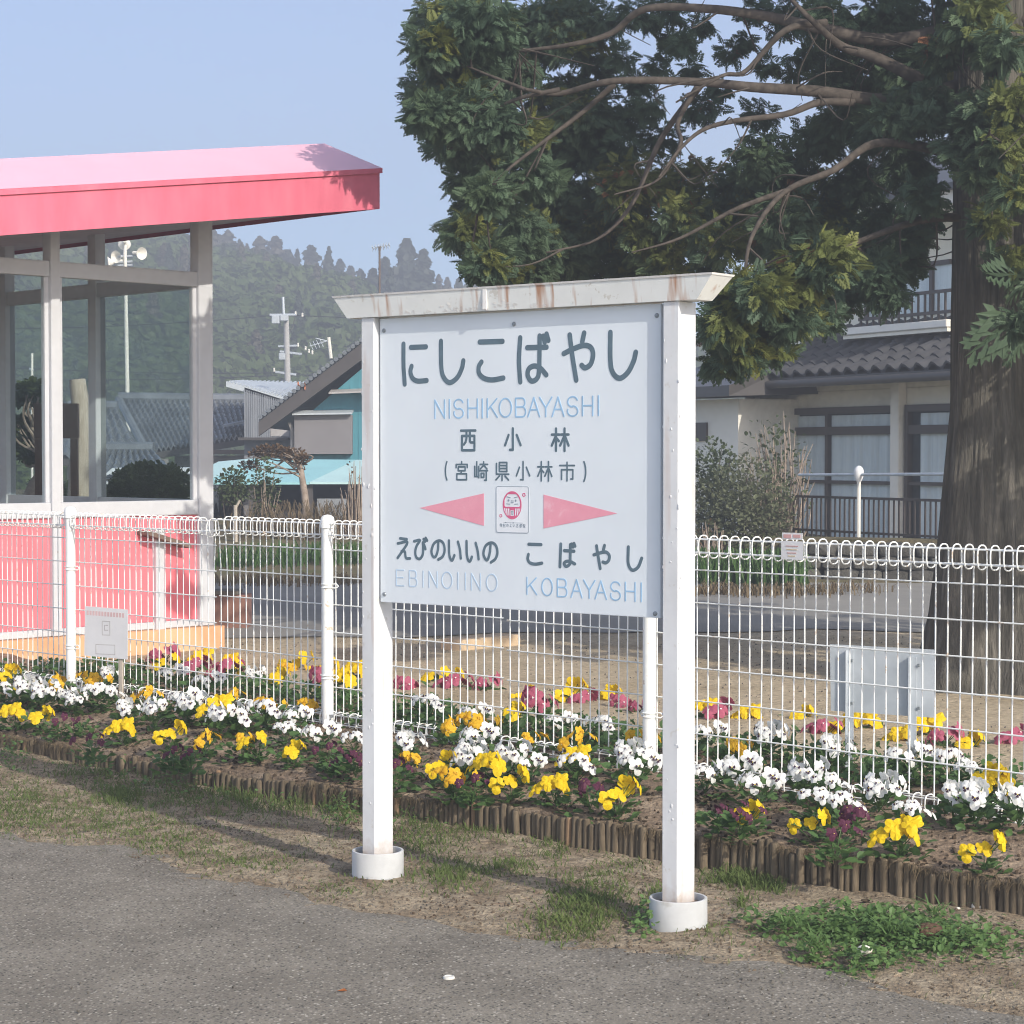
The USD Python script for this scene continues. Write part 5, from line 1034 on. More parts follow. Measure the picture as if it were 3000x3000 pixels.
M['bush_rust'] = leaf('bush_rust', [(.12, .075, .04), (.24, .155, .09), (.36, .25, .15)], 4, .6, .25)
M['lily_leaf'] = leaf('lily_leaf', [(.07, .14, .035), (.13, .25, .06), (.22, .35, .10)], 3, .6, .3, .4)
M['dry_twig'] = look('dry_twig', [(.3, (.22, .17, .13)), (.7, (.40, .33, .27))], 12, 4, .9, .1)
shrub('round_bush', 'grey green rounded bush between the right sign post and the dry shrub', 2180, 1500, 24.0, .62, .62, 3800, .05, 'bush_grey', 1)
shrub('round_bush', 'lower olive bush just right of the right sign post under the porch', 2085, 1440, 24.6, .40, .62, 2200, .05, 'bush_green', 2)
shrub('dry_shrub', 'twiggy half bare shrub with reddish twigs before the cream house windows', 2270, 1400, 24.6, .48, .80, 600, .06, 'bush_green', 3, bare=1.6, woodmat='dry_twig', dens=.8)
shrub('dry_shrub', 'small pale leafless tuft at the foot of the olive bush by the right sign post', 2085, 1590, 23.0, .16, .3, 60, .04, 'bush_rust', 4, bare=.5, woodmat='dry_twig')
def straps(name, lab, spots, seed, h, cat='plants', mat='lily_leaf', wd=.012, depth_k=None):
    rg = np.random.default_rng(seed); Q = []; n0 = 0
    for px, py, rx, n in spots:
        p = at(px, py, YZ + .06); P = np.stack([p[0] + rg.normal(size=n) * rx * p[1] / FPX, p[1] + rg.normal(size=n) * .25, np.full(n, YZ)], 1)
        v, f = blades(P, h * rg.uniform(.5, 1.15, n), h * rg.uniform(.2, .8, n), wd, rg, 1.0); Q.append((v, f + n0)); n0 += len(v)
    return tag(obj(name, (np.vstack([q[0] for q in Q]), np.vstack([q[1] for q in Q])), M[mat], kind='stuff'), lab, cat)
straps('strap_plants', 'bright green strap leaved plants on the verge right of the sign', [(2080, 1692, 50, 110), (2170, 1694, 60, 170), (2260, 1696, 50, 150), (2300, 1698, 25, 60)], 81, .40)
straps('strap_plants', 'green strap leaved plants on the verge between the shelter and the sign', [(660, 1662, 50, 90), (760, 1658, 70, 110), (880, 1652, 70, 120), (1000, 1650, 60, 120), (1050, 1650, 30, 60), (820, 1600, 150, 160)], 82, .34)
straps('dry_grass', 'pale dry grass standing before the turquoise shed', [(820, 1612, 80, 260), (950, 1612, 80, 220), (1040, 1606, 30, 150)], 83, .75, 'grass', 'straw', .008)
straps('verge_grass', 'dry verge grass along the far edge of the road', [(2080, 1722, 70, 200), (2200, 1724, 90, 260), (2350, 1722, 80, 200), (800, 1695, 180, 400), (2500, 1716, 60, 80)], 84, .12, 'grass', 'straw', .008)
# pruned garden tree before the turquoise shed
def pad_tree(name, lab, trunk, pads, depth, seed, mat, woodmat='dry_twig', r0=.07, leafsize=.05, k=900):
    rg = np.random.default_rng(seed); b = far(*trunk[0], depth); t = thing(name, lab, 'tree', b); o = b
    P = spline([far(x, y, depth + .1 * rg.normal()) - o for x, y in trunk], 5); MB().tube(P, np.linspace(r0, r0 * .45, len(P)), 8).build('trunk', M[woodmat], t, True)
    br = MB(); V, F, n0 = [], [], 0
    for px, py, rx, ry in pads:
        c = far(px, py, depth + rg.normal() * .15) - o; s = depth / FPX; n = int(k * rx * ry / 4000) + 60
        q = rg.normal(size=(n, 3)); q /= np.linalg.norm(q, axis=1, keepdims=True); Q = c + q * rg.random((n, 1)) ** .5 * np.array([rx * s, rx * s * .8, ry * s])
        v, f = leaves(Q, q + rg.normal(size=Q.shape) * .6 + (0, 0, .3), leafsize * rg.uniform(.6, 1.3, n), rg); V.append(v); F.append(f + n0); n0 += len(v)
        for e in range(5):
            a = P[rg.integers(len(P) // 2, len(P))]; z = c + rg.normal(size=3) * (rx * s * .5, rx * s * .4, ry * s * .4); br.tube(spline([a, (a + z) / 2 + rg.normal(size=3) * .08, z], 4), np.linspace(.016, .005, 9), 5, caps=False)
    br.build('branches', M[woodmat], t); obj('foliage', (np.vstack(V), np.vstack(F)), M[mat], t)
    return t
pad_tree('garden_tree', 'crooked pruned garden tree with rust brown flat top before the turquoise shed', [(900, 1560), (895, 1470), (885, 1400), (878, 1365), (850, 1335)], [(800, 1320, 60, 16), (760, 1335, 35, 14), (850, 1330, 45, 16), (885, 1345, 22, 14), (730, 1365, 30, 14)], 29.5, 5, 'bush_rust', r0=.06)
shrub('garden_bush', 'dark green bush before the left end of the turquoise shed', 680, 1425, 28.5, .24, .25, 700, .05, 'bush_green', 6)
shrub('garden_bush', 'tall loose olive bush under the crooked garden tree', 775, 1440, 29.0, .22, .48, 800, .05, 'bush_green', 7, dens=.7, bare=.4, woodmat='dry_twig')
shrub('bare_shrub', 'bare branching shrub just left of the left sign post', 1040, 1440, 27.5, .18, .50, 30, .04, 'bush_rust', 8, bare=.6, woodmat='dry_twig')
p = far(692, 1560, 27.0)
gs = thing('forked_stake', 'pale forked stake standing before the turquoise shed', 'stake', (p[0], p[1], YZ))
MB().tube([(0, 0, 0), (-.01, 0, far(690, 1480, 27.0)[2] - YZ)], .025, 7).build('post', M['stake_wood'], gs, 40); MB().tube([(-.01, 0, far(690, 1490, 27.0)[2] - YZ), (.05, 0, far(698, 1465, 27.0)[2] - YZ)], .016, 6).build('fork', M['stake_wood'], gs, 40)

# ---------------------------------------------------------------- buildings at the left, behind the road
M['turquoise'] = flat('turquoise', (.30, .56, .58), .5, .35, .06, 1.0)
M['turquoise_pale'] = flat('turquoise_pale', (.46, .66, .65), .5, .35, .06, 1.0)
M['teal_wall'] = look('teal_wall', [(.3, (.06, .22, .27)), (.7, (.08, .27, .33))], 1.5, 5, .6, .3, stretch=(8, 8, .4))
M['shutter_box'] = flat('shutter_box', (.20, .19, .195), .6, .3, .05, 2)
M['barge'] = flat('barge', (.075, .068, .066), .7)
M['grey_tin'] = look('grey_tin', [(.3, (.20, .215, .235)), (.7, (.30, .315, .335))], 1.2, 5, .55, .35, stretch=(6, 6, .6))
M['pale_tin'] = look('pale_tin', [(.3, (.40, .44, .47)), (.7, (.52, .56, .58))], .8, 4, .4, .4)
M['grey_tile'] = look('grey_tile', [(.3, (.13, .145, .16)), (.7, (.23, .25, .27))], 2, 4, .35, .5, isl=.18)
M['dark_inside'] = flat('dark_inside', (.04, .045, .055), .9, .1)
M['plaster'] = flat('plaster', (.40, .38, .36), .8)
M['wood_brown'] = flat('wood_brown', (.14, .105, .085), .8)
M['rust_red'] = flat('rust_red', (.45, .16, .08), .7)
def solid(pts, depth0, name, mat, parent, o, back):
    """a polygon of photograph points at depth0 drawn straight back by `back` metres"""
    P = np.array([far(x, y, depth0) - o for x, y in pts]); n = len(P); v = np.vstack([P, P + (0, back, 0)]); k = np.arange(n)
    t = trimesh.creation.triangulate_polygon(Polygon(P[:, [0, 2]]), engine='earcut'); idx = [int(np.linalg.norm(P[:, [0, 2]] - q, axis=1).argmin()) for q in t[0]]
    f = np.array([[idx[a] for a in tri] for tri in t[1]]); f = np.vstack([f, f[:, ::-1] + n, np.stack([k, (k + 1) % n, (k + 1) % n + n], 1), np.stack([k, (k + 1) % n + n, k + n], 1)])
    return obj(name, (v, f), M[mat], parent)
# turquoise roofed shed
D = 33.
o = far(620, 1620, D); o[2] = YZ
sd = thing('turquoise_shed', 'low open shed with turquoise hipped metal roof behind the garden tree', 'shed', o)
L = lambda x, y, d=D: far(x, y, d) - o
def roofq(pts, name, mat='turquoise', par=sd, th=.035):
    P = np.array(pts); return MB().add(np.vstack([P, P - (0, 0, th)]), [(0, 1, 2, 3), (7, 6, 5, 4), (0, 4, 5, 1), (1, 5, 6, 2), (2, 6, 7, 3), (3, 7, 4, 0)]).build(name, M[mat], par)
ez = L(700, 1413)[2]; rzz = far(800, 1345, D + 2.0)[2] - o[2]
def hip(xa, xb, y0, y1, za, zb, inset, name):
    ym = (y0 + y1) / 2; A, B, C, E_ = (xa, y0, za), (xb, y0, za), (xb, y1, za), (xa, y1, za); R1, R2_ = (xa + inset, ym, zb), (xb - inset, ym, zb)
    for q, nm in (((A, B, R2_, R1), 'roof_slope'), ((C, E_, R1, R2_), 'roof_slope'), ((E_, A, R1, R1), 'roof_hip'), ((B, C, R2_, R2_), 'roof_hip')): roofq(q, nm)
bk = lambda x, y: tuple(far(x, y, D + 2.0) - o)
roofq((tuple(L(600, 1413)), tuple(L(905, 1413)), bk(1042, 1347), bk(742, 1343)), 'roof_slope')
roofq((tuple(L(500, 1425)), tuple(L(598, 1413)), bk(740, 1343), bk(640, 1352)), 'roof_hip', 'turquoise_pale')
roofq((tuple(L(907, 1412)), tuple(L(1290, 1412)), bk(1290, 1349), bk(1044, 1347)), 'roof_hip', 'turquoise_pale')
MB().box(L(570, 1420)[0], L(1280, 1420)[0], 2.4, 2.5, -.3, ez - .04).build('back_wall', M['dark_inside'], sd)
for x in (600, 735, 905, 1180): MB().box(L(x, 1500)[0] - .05, L(x, 1500)[0] + .05, .1, .2, -.3, ez - .04).build('post', M['barge'], sd)
MB().box(L(735, 1500)[0] + .051, L(905, 1500)[0] - .051, .12, .16, -.3, L(800, 1500)[2]).build('panel', M['dark_inside'], sd); MB().box(L(905, 1500)[0] + .1, L(1010, 1500)[0], .3, .34, -.3, L(800, 1462)[2]).build('panel', M['grey_tin'], sd)
MB().box(L(700, 1500)[0], L(760, 1500)[0], .5, .9, 0, L(800, 1462)[2]).build('crate', M['shutter_box'], sd)
# teal gabled house
D = 41.
o = far(860, 1400, D); o[2] = YZ
th_ = thing('teal_house', 'teal boarded house with a steep dark gable roof behind the left sign post', 'house', o)
solid([(858, 1420), (858, 1252), (1230, 935), (1590, 1252), (1590, 1420)], D, 'wall', 'teal_wall', th_, o, 8)
L = lambda x, y, d=D: far(x, y, d) - o
def rake(sgn):
    e, r0 = L(1230 - sgn * 462, 1252 - 14), L(1230, 900 - 14); t = .26
    P = np.array([e, r0, r0 - (0, 0, t * 1.3), e - (0, 0, t * 1.05)]); v = np.vstack([P + (0, -.6, 0), P + (0, -.45, 0)])
    r = MB().add(np.vstack([P[[0, 1]] + (0, -.55, .05), P[[1, 0]] + (0, 8.5, .05), P[[0, 1]] + (0, -.55, -.1), P[[1, 0]] + (0, 8.5, -.1)]), [(0, 1, 2, 3), (7, 6, 5, 4), (0, 4, 5, 1), (3, 2, 6, 7), (0, 3, 7, 4)]).build('roof', M['grey_tile'], th_)
    MB().hexa(v).build('barge_board', M['barge'], r)
    for k in range(38): q = e + (r0 - e) * (k + .5) / 38; MB().tube([q + (0, -.66, .07), q + (0, -.2, .07)], .045, 8).build('verge_tile', M['grey_tile'], r, 40)
rake(1); rake(-1)
MB().hexa([tuple(L(866, 1330) + (0, -.25, 0)), tuple(L(1034, 1330) + (0, -.25, 0)), tuple(L(1034, 1330) + (0, -.002, 0)), tuple(L(866, 1330) + (0, -.002, 0)), tuple(L(866, 1216) + (0, -.25, 0)), tuple(L(1034, 1216) + (0, -.25, 0)), tuple(L(1034, 1216) + (0, -.002, 0)), tuple(L(866, 1216) + (0, -.002, 0))]).build('shutter_box', M['shutter_box'], th_)
def ledge(x0, y0, x1, y1, out, name, mat): a, b = L(x0, y0), L(x1, y1); MB().hexa([tuple(a + (0, -out, -.03)), tuple(b + (0, -out, -.03)), tuple(b + (0, -.001, .03)), tuple(a + (0, -.001, .03)), tuple(a + (0, -out, 0)), tuple(b + (0, -out, 0)), tuple(b + (0, -.001, .07)), tuple(a + (0, -.001, .07))]).build(name, M[mat], th_)
ledge(862, 1213, 1036, 1210, .4, 'ledge', 'pale_tin'); ledge(970, 1152, 1120, 1146, .55, 'window_hood', 'plaster')
MB().tube([L(850, 1238) + (0, -.1, 0), L(858, 1260) + (0, -.1, 0), L(858, 1330) + (0, -.1, 0)], .04, 8).build('down_pipe', M['plaster'], th_, 40)
for x in np.arange(870, 1580, 26): a = L(x, 1400); MB().box(a[0] - .012, a[0] + .012, -.012, -.001, L(x, 1420)[2], L(x, 1252 + 10 - max(0, min(x - 858, 1590 - x)) * .80)[2]).build('batten', M['teal_wall'], th_)
q = L(893, 1133) + (0, -.62, 0); m = MB(q); m.box(-.075, .075, -.02, .0, -.02, .02); m.box(-.08, -.05, -.02, 0, -.075, .075); m.box(.05, .08, -.02, 0, -.075, .075); m.build('ridge_ornament', M['rust_red'], th_)
# white pole and antenna on the slope of the teal roof
q = far(968, 1045, D + .3); an = thing('roof_antenna', 'small white antenna mast on the slope of the teal house roof', 'antenna', q); l = lambda x, y: far(x, y, D + .3) - q
MB().tube([l(970, 1050), l(963, 988)], .035, 7).build('mast', M['house_white'], an, 40); MB().tube([l(963, 998), l(935, 1006), l(908, 1014)], .012, 5).build('boom', M['galv'], an); MB().tube([l(963, 1000), l(925, 991)], .012, 5).build('boom', M['galv'], an)
for x, y in ((912, 1013), (922, 1010), (932, 1007), (942, 1004)): MB().tube([l(x - 5, y - 10), l(x + 5, y + 12)], .008, 4).build('element', M['galv'], an)
q = far(1112, 900, 44.); an = thing('roof_antenna', 'thin television antenna standing against the sky left of the sign top', 'antenna', q); l = lambda x, y: far(x, y, 44.) - q
MB().tube([l(1112, 960), l(1112, 722)], .022, 6).build('mast', M['wood_brown'], an); MB().tube([l(1090, 728), l(1142, 718)], .010, 5).build('boom', M['galv'], an)
for k in range(7): x = 1092 + 8 * k; MB().tube([l(x, 727 - k * 1.3) + (0, -.35, 0), l(x, 727 - k * 1.3) + (0, .35, 0)], .007, 4).build('element', M['galv'], an); MB().tube([l(x, 737 - k * 1.3), l(x, 718 - k * 1.3)], .007, 4).build('element', M['galv'], an)
# grey corrugated building
D = 47.
o = far(700, 1400, D); o[2] = YZ; L = lambda x, y, d=D: far(x, y, d) - o
gb = thing('tin_building', 'grey corrugated tin building with a pale slanting roof left of the teal house', 'building', o)
solid([(716, 1440), (716, 1135), (860, 1180), (890, 1180), (890, 1440)], D, 'wall', 'grey_tin', gb, o, 5)
for x in np.arange(718, 890, 6.5): a = L(x, 1400); MB().box(a[0] - .012, a[0] + .012, -.022, -.001, L(x, 1282)[2], L(x, 1137 + max(0, x - 716) * .30 + 3)[2]).build('rib', M['grey_tin'], gb)
P = [L(662, 1117), L(832, 1165), far(905, 1121, D + 5) - o, far(700, 1117, D + 5) - o]
R_ = MB().add(np.vstack([np.array(P), np.array(P) - (0, 0, .12)]), [(0, 1, 2, 3), (7, 6, 5, 4), (0, 4, 5, 1), (1, 5, 6, 2), (2, 6, 7, 3), (3, 7, 4, 0)]).build('roof', M['pale_tin'], gb)
for k in range(1, 16):
    a, b = np.array(P[0]) + (np.array(P[1]) - P[0]) * k / 16, np.array(P[3]) + (np.array(P[2]) - P[3]) * k / 16; MB().tube([a + (0, 0, .02), b + (0, 0, .02)], .022, 5).build('roof_rib', M['pale_tin'], R_)
MB().box(L(706, 1284)[0], L(850, 1284)[0], -.5, -.001, L(800, 1290)[2], L(800, 1282)[2]).build('lower_eave', M['barge'], gb)
MB().box(L(793, 1284)[0], L(846, 1284)[0], -.03, -.0225, L(800, 1278)[2], L(800, 1238)[2]).build('window', M['plaster'], gb)
# houses with grey tiled roofs
def tiled(name, lab, D, ridge, eave, body, seed, rows, cols, extra=None):
    (xa, ya), (xb, yb_) = ridge; (xc, yc), (xd, yd) = eave
    o = far((xc + xd) / 2, 1400, D); o[2] = YZ; t = thing(name, lab, 'house', o); dz = far(xa, ya, D)[2]
    back = 3.2; A, B, C, E_ = far(xa, ya, D + back) - o, far(xb, yb_, D + back) - o, far(xd, yd, D) - o, far(xc, yc, D) - o
    r = MB().add(np.array([E_, C, B, A, E_ - (0, 0, .15), C - (0, 0, .15), B - (0, 0, .15), A - (0, 0, .15)]), [(0, 1, 2, 3), (7, 6, 5, 4), (0, 4, 5, 1), (1, 5, 6, 2), (2, 6, 7, 3), (3, 7, 4, 0)]).build('roof', M['barge'], t)
    MB().tube([A + (0, 0, .1), B + (0, 0, .1)], .15, 8).build('ridge_tile', M['grey_tile'], r, 40); MB().tube([E_ + (0, -.05, .03), A + (0, 0, .08)], .10, 8).build('hip_tile', M['grey_tile'], r, 40)
    k = 0; uu = np.linspace(0, 1, 6); pf = .055 * np.sin(uu * 2 * np.pi - .5) + .05
    for i in range(rows):
        for j in range(cols):
            if k >= 298: break
            f0, f1, g0, g1 = i / rows, (i + 1.15) / rows, j / cols, (j + 1.03) / cols
            lp_ = lambda f, g: (E_ + (C - E_) * g) * (1 - f) + (A + (B - A) * g) * f
            v = np.array([lp_(f, g0 + (g1 - g0) * q) + (0, 0, z + (.05 if f == f0 else .015)) for f in (f0, f1) for q, z in zip(uu, pf)] + [lp_(f0, g0 + (g1 - g0) * q) + (0, 0, z - .0) for q, z in zip(uu, pf)])
            f = [q for c in range(5) for q in ((c, c + 1, 7 + c), (c, 7 + c, 6 + c), (12 + c, 13 + c, c + 1), (12 + c, c + 1, c))]
            obj('tile', (v, f), M['grey_tile'], r, 40); k += 1
    x0, x1, yt_ = body; MB().box(far(x0, 1400, D)[0] - o[0], far(x1, 1400, D)[0] - o[0], .6, 3.4, -.3, far(x0, yt_, D)[2] - o[2]).build('wall', M['plaster'], t)
    return t, o
t_, o = tiled('tiled_house', 'house with grey tiled roof seen beside and through the shelter glass', 50., ((348, 1178), (722, 1182)), ((432, 1330), (745, 1282)), (500, 740, 1335), 1, 10, 22)
MB().box(far(560, 1400, 50.)[0] - o[0], far(735, 1400, 50.)[0] - o[0], -.1, .5, far(600, 1330, 50.)[2] - o[2], far(600, 1318, 50.)[2] - o[2]).build('eave_board', M['wood_brown'], t_)
MB().hexa([tuple(far(655, 1252, 49.5) - o), tuple(far(720, 1240, 49.5) - o), tuple(far(720, 1236, 50.6) - o), tuple(far(655, 1248, 50.6) - o)] + [tuple(far(655, 1246, 49.5) - o), tuple(far(720, 1232, 49.5) - o), tuple(far(720, 1230, 50.6) - o), tuple(far(655, 1242, 50.6) - o)]).build('small_roof', M['grey_tin'], t_)
t_, o = tiled('tiled_house', 'lower tiled roof left of the first tiled house seen through the shelter glass', 46., ((200, 1205), (345, 1205)), ((150, 1345), (420, 1345)), (180, 420, 1345), 2, 7, 9)
t_, o = tiled('tiled_house', 'low house with dark gable nearest behind the shelter glass', 40., ((300, 1330), (450, 1330)), ((240, 1400), (520, 1400)), (260, 545, 1395), 3, 4, 10)
M['van_white'] = flat('van_white', (.66, .67, .66), .4, .4)

# ---------------------------------------------------------------- garden seen through the shelter glass
pad_tree('pruned_pine', 'pruned pine with cloud shaped pads seen through the left shelter pane', [(80, 1560), (88, 1450), (118, 1390), (128, 1330), (100, 1270), (110, 1180)], [(100, 1135, 50, 16), (80, 1170, 48, 16), (95, 1330, 45, 22), (60, 1240, 40, 16), (130, 1420, 40, 16), (75, 1290, 30, 12)], 20.0, 15, 'bush_green', r0=.07, leafsize=.06, k=1500)
q = far(232, 1560, 19.); q[2] = YZ
ct = thing('cut_trunk', 'stout lopped tree trunk seen through the shelter glass', 'tree', q)
MB().tube(spline([(0, 0, -.1), (0, .02, .9), (.03, 0, 1.6), (-.01, 0, far(232, 1112, 19.)[2] - YZ)], 5), np.linspace(.13, .075, 16), 10).build('trunk', M['stake_wood'], ct, True)
MB().tube([(0, 0, 1.5), (.14, .05, 1.72)], .04, 7).build('stub', M['stake_wood'], ct, True)
q = far(166, 1300, 18.0); q[2] = YZ
sb = thing('dark_signboard', 'dark signboard on two posts seen through the shelter glass', 'sign board', q); zt_, zb_2 = far(166, 1182, 18.)[2] - YZ, far(166, 1284, 18.)[2] - YZ; hwid = 65 * 18 / FPX
MB().box(-hwid, hwid, -.03, .03, zb_2, zt_, .005).build('board', M['dark_wood'], sb)
for x in (-.8, .8): MB().box(x * hwid - .03, x * hwid + .03, -.028, .028, -.1, zb_2 - .001).build('post', M['dark_wood'], sb)
shrub('clipped_hedge', 'dark clipped hedge seen through the right shelter pane', 440, 1450, 19.0, .42, .30, 7000, .05, 'bush_green', 17, cat='hedge')
shrub('clipped_hedge', 'low dark hedge behind the middle shelter post', 240, 1475, 21.0, .62, .22, 2600, .045, 'bush_green', 18, cat='hedge')
q = far(470, 1392, 34.); q[2] = YZ
vn = thing('parked_van', 'white van whose roof shows above the hedge through the shelter glass', 'van', q)
zt_ = far(525, 1370, 34.)[2] - YZ
v0 = [(-.75, -1.7, .35), (.75, -1.7, .35), (.75, 1.7, .35), (-.75, 1.7, .35), (-.75, -1.75, .9), (.75, -1.75, .9), (.75, 1.7, .95), (-.75, 1.7, .95)]
MB().hexa(v0).build('body', M['van_white'], vn); MB().hexa([(-.75, -1.2, .952), (.75, -1.2, .902), (.75, 1.7, .952), (-.75, 1.7, .952), (-.64, -.75, zt_), (.64, -.75, zt_), (.64, 1.55, zt_), (-.64, 1.55, zt_)]).build('cab', M['van_white'], vn)
MB().hexa([(-.66, -1.235, .96), (.66, -1.235, .96), (.66, -1.15, 1.0), (-.66, -1.15, 1.0), (-.58, -.80, zt_ - .06), (.58, -.80, zt_ - .06), (.58, -.7, zt_ - .06), (-.58, -.7, zt_ - .06)]).build('windscreen', M['dark_inside'], vn)
for x, y in ((-.66, -1.1), (.66, -1.1), (-.66, 1.1), (.66, 1.1)): MB((x, y, .26), (0, 0, 1), (0, 1, 0), (1, 0, 0)).lathe([(.001, -.09), (.26, -.09), (.26, .09), (.001, .09)], sides=18).build('wheel', M['dark_inside'], vn, 40)

# low concrete kerb block and a red brown box behind the fence
M['kerb'] = flat('kerb', (.50, .38, .25), .85, .2, .12, 6, .4, 40, .004)
a, b = at(1385, 1905, YZ), at(1528, 1890, YZ); dd = b - a; l = np.linalg.norm(dd); dd /= l; nn_ = np.array([-dd[1], dd[0], 0])
kb = thing('kerb_block', 'low tan kerb block on the sandy yard under the name board', 'kerb', a)
MB((0, 0, 0), dd, nn_).box(-.1, l, 0, .22, -.03, .075, .015).build('block', M['kerb'], kb)
M['box_brown'] = flat('box_brown', (.24, .13, .10), .8)
q = at(672, 1845, YZ); bx = thing('brown_box', 'red brown box standing on the yard right of the shelter base', 'box', (q[0], q[1] + .2, YZ))
MB().box(-.13, .13, -.13, .13, -.02, .26, .006).build('body', M['box_brown'], bx); MB().box(-.145, .06, -.14, .14, .262, .292, .004).build('lid', M['stone_bits'], bx)

# ---------------------------------------------------------------- poles
M['concrete_pole'] = flat('concrete_pole', (.42, .41, .39), .8)
def pole(name, lab, px, top, D, r): q = far(px, 1400, D); q[2] = 0; return thing(name, lab, 'pole', q), q
D = 92.
up_, o = pole('utility_pole', 'concrete utility pole with transformers and crossarms before the wooded hill', 845, 870, D, .15); L = lambda x, y: far(x, y, D) - o
MB().tube([L(850, 1420), L(838, 925)], np.array([.17, .12]), 10).build('shaft', M['concrete_pole'], up_, 40); MB().tube([L(832, 935), L(829, 870)], .06, 8).build('top_pole', M['galv'], up_, 40)
for x0, y0, x1, y1, rr_ in ((790, 923, 868, 922, .06), (815, 1015, 870, 1013, .05), (820, 1030, 884, 1038, .06), (806, 1090, 868, 1098, .06)): MB().tube([L(x0, y0), L(x1, y1)], rr_, 6).build('crossarm', M['galv'], up_, 40)
for x0, y0, x1, y1 in ((799, 926, 822, 950), (824, 924, 846, 942), (820, 1036, 838, 1056)): a, b = L(x0, y1), L(x1, y0); MB().box(a[0], b[0], -.5, -.15, a[2], b[2], .03).build('transformer', M['pale_tin'], up_)
for x, y in ((803, 1083), (840, 1065), (866, 918), (873, 1010), (886, 922), (895, 1020), (905, 1028), (915, 1032)): a = L(x, y); MB(a).lathe([(.001, -.10), (.04, -.09), (.055, -.03), (.035, .0), (.05, .04), (.03, .08), (.001, .09)], sides=9).build('insulator', M['house_white'], up_, 40)
MB().tube(spline([L(866, 925), L(856, 960), L(838, 1000), L(834, 1040)], 5), .02, 4).build('cable', M['barge'], up_)
M['wire_black'] = flat('wire_black', (.03, .03, .035), .6)
for k, (a, b, sag) in enumerate((((-60, 962), (792, 925), 10), ((868, 924), (1700, 905), 16), ((-60, 1072), (812, 1092), 8), ((-60, 1108), (812, 1100), 8), ((868, 1098), (1500, 1070), 10))):
    P = [far(a[0] + (b[0] - a[0]) * q, a[1] + (b[1] - a[1]) * q + sag * 4 * q * (1 - q), D) for q in np.linspace(0, 1, 14)]
    tag(obj('power_line', MB().tube(P, .022, 4).mesh(), M['wire_black']), ['upper black power line running left from the top crossarm of the utility pole', 'upper black power line running right from the top crossarm of the utility pole', 'higher of the two low lines left of the utility pole', 'lower of the two low lines left of the utility pole', 'low line running right from the lowest crossarm of the utility pole'][k], 'power line')
D = 60.
lp_, o = pole('speaker_pole', 'thin white pole carrying four horn loudspeakers behind the shelter', 368, 720, D, .06); L = lambda x, y: far(x, y, D) - o
MB().tube([L(378, 1420), L(366, 718)], np.array([.07, .05]), 9).build('shaft', M['house_white'], lp_, 40)
def horn(px, py, dx, dy, s):
    ax = np.array([dx, dy, -.12]); ax /= np.linalg.norm(ax); ux = np.cross(ax, (0, 0, 1)); ux /= np.linalg.norm(ux); uz = np.cross(ux, ax)
    MB(L(px, py), ux, uz, ax).lathe([(.025, -.30), (.055, -.29), (.055, -.16), (.04, -.14), (.055, -.04), (.10, .05), (.175, .13), (.18, .134), (.155, .12), (.06, .0), (.001, -.04)], sides=18).build('horn', M['house_white'], lp_, 40)
horn(408, 742, .7, -.75, 1); horn(348, 752, -.45, -.9, 1); horn(330, 768, -1, -.25, 1); horn(365, 712, -.2, .9, 1)
for y in (752, 768, 778): MB().tube([L(345, y), L(388, y - 2)], .03, 5).build('bracket', M['galv'], lp_)
q = far(94, 1130, 58.); ap = thing('short_mast', 'short pale mast above the pine seen through the left shelter pane', 'pole', (q[0], q[1], 0)); l = lambda x, y: far(x, y, 58.) - (q[0], q[1], 0)
MB().tube([l(94, 1400), l(94, 1035)], .035, 7).build('shaft', M['house_white'], ap, 40); MB().tube([l(86, 1080), l(98, 1086)], .03, 5).build('bracket', M['galv'], ap)

# ---------------------------------------------------------------- the wooded hill
SKY = [(-900, 560), (-300, 590), (0, 610), (400, 640), (560, 715), (620, 715), (690, 725), (760, 740), (860, 760), (920, 770), (970, 800), (1040, 830), (1100, 850), (1200, 850), (1290, 862), (1360, 862), (1450, 870), (1540, 880), (1650, 905), (1900, 960), (2300, 1050), (3300, 1180)]
HY0, HY1 = 96., 190.
ridge_z = lambda x: far(0, np.interp(1500 + FPX * x / HY1, [a for a, b in SKY], [b for a, b in SKY]), HY1)[2] - 3.4 if np.ndim(x) == 0 else np.array([ridge_z(float(q)) for q in x])
def hill_z(x, y):
    rz_ = np.array([ridge_z(float(a)) for a in np.asarray(x) * HY1 / np.maximum(np.asarray(y), HY0)]); k = np.clip((np.asarray(y) - HY0) / (HY1 - HY0), 0, 1.6)
    return np.where(k <= 1, rz_ * np.sin(k * np.pi / 2) ** .9, rz_ * (1 - .5 * (k - 1))) - .4 + (NOI(np.asarray(x), np.asarray(y), .055, 3, 91) - .5) * 2.7 * np.minimum(k, 1) * (k < .97)
v, f = grid(lambda x, y: np.stack([x * y / HY1, y, hill_z(x * y / HY1, y)], -1), np.linspace(-85, 64, 80), np.linspace(HY0 - 14, 255, 60))
M['hill_floor'] = flat('hill_floor', (.06, .075, .03), .95, .1, .3, .1)
obj('hill', (v, f), M['hill_floor'], smooth=True, kind='structure')
M['wood_leaf'] = leaf('wood_leaf', [(.055, .085, .018), (.105, .14, .025), (.17, .20, .035), (.26, .245, .06)], .045, .5, .2)
M['cedar_leaf'] = leaf('cedar_leaf', [(.045, .058, .040), (.075, .080, .050), (.12, .10, .065)], .08, .55, .15)
M['cedar_far'] = leaf('cedar_far', [(.085, .075, .05), (.13, .105, .07), (.18, .13, .085)], .08, .55, .15)
rgh = np.random.default_rng(61)
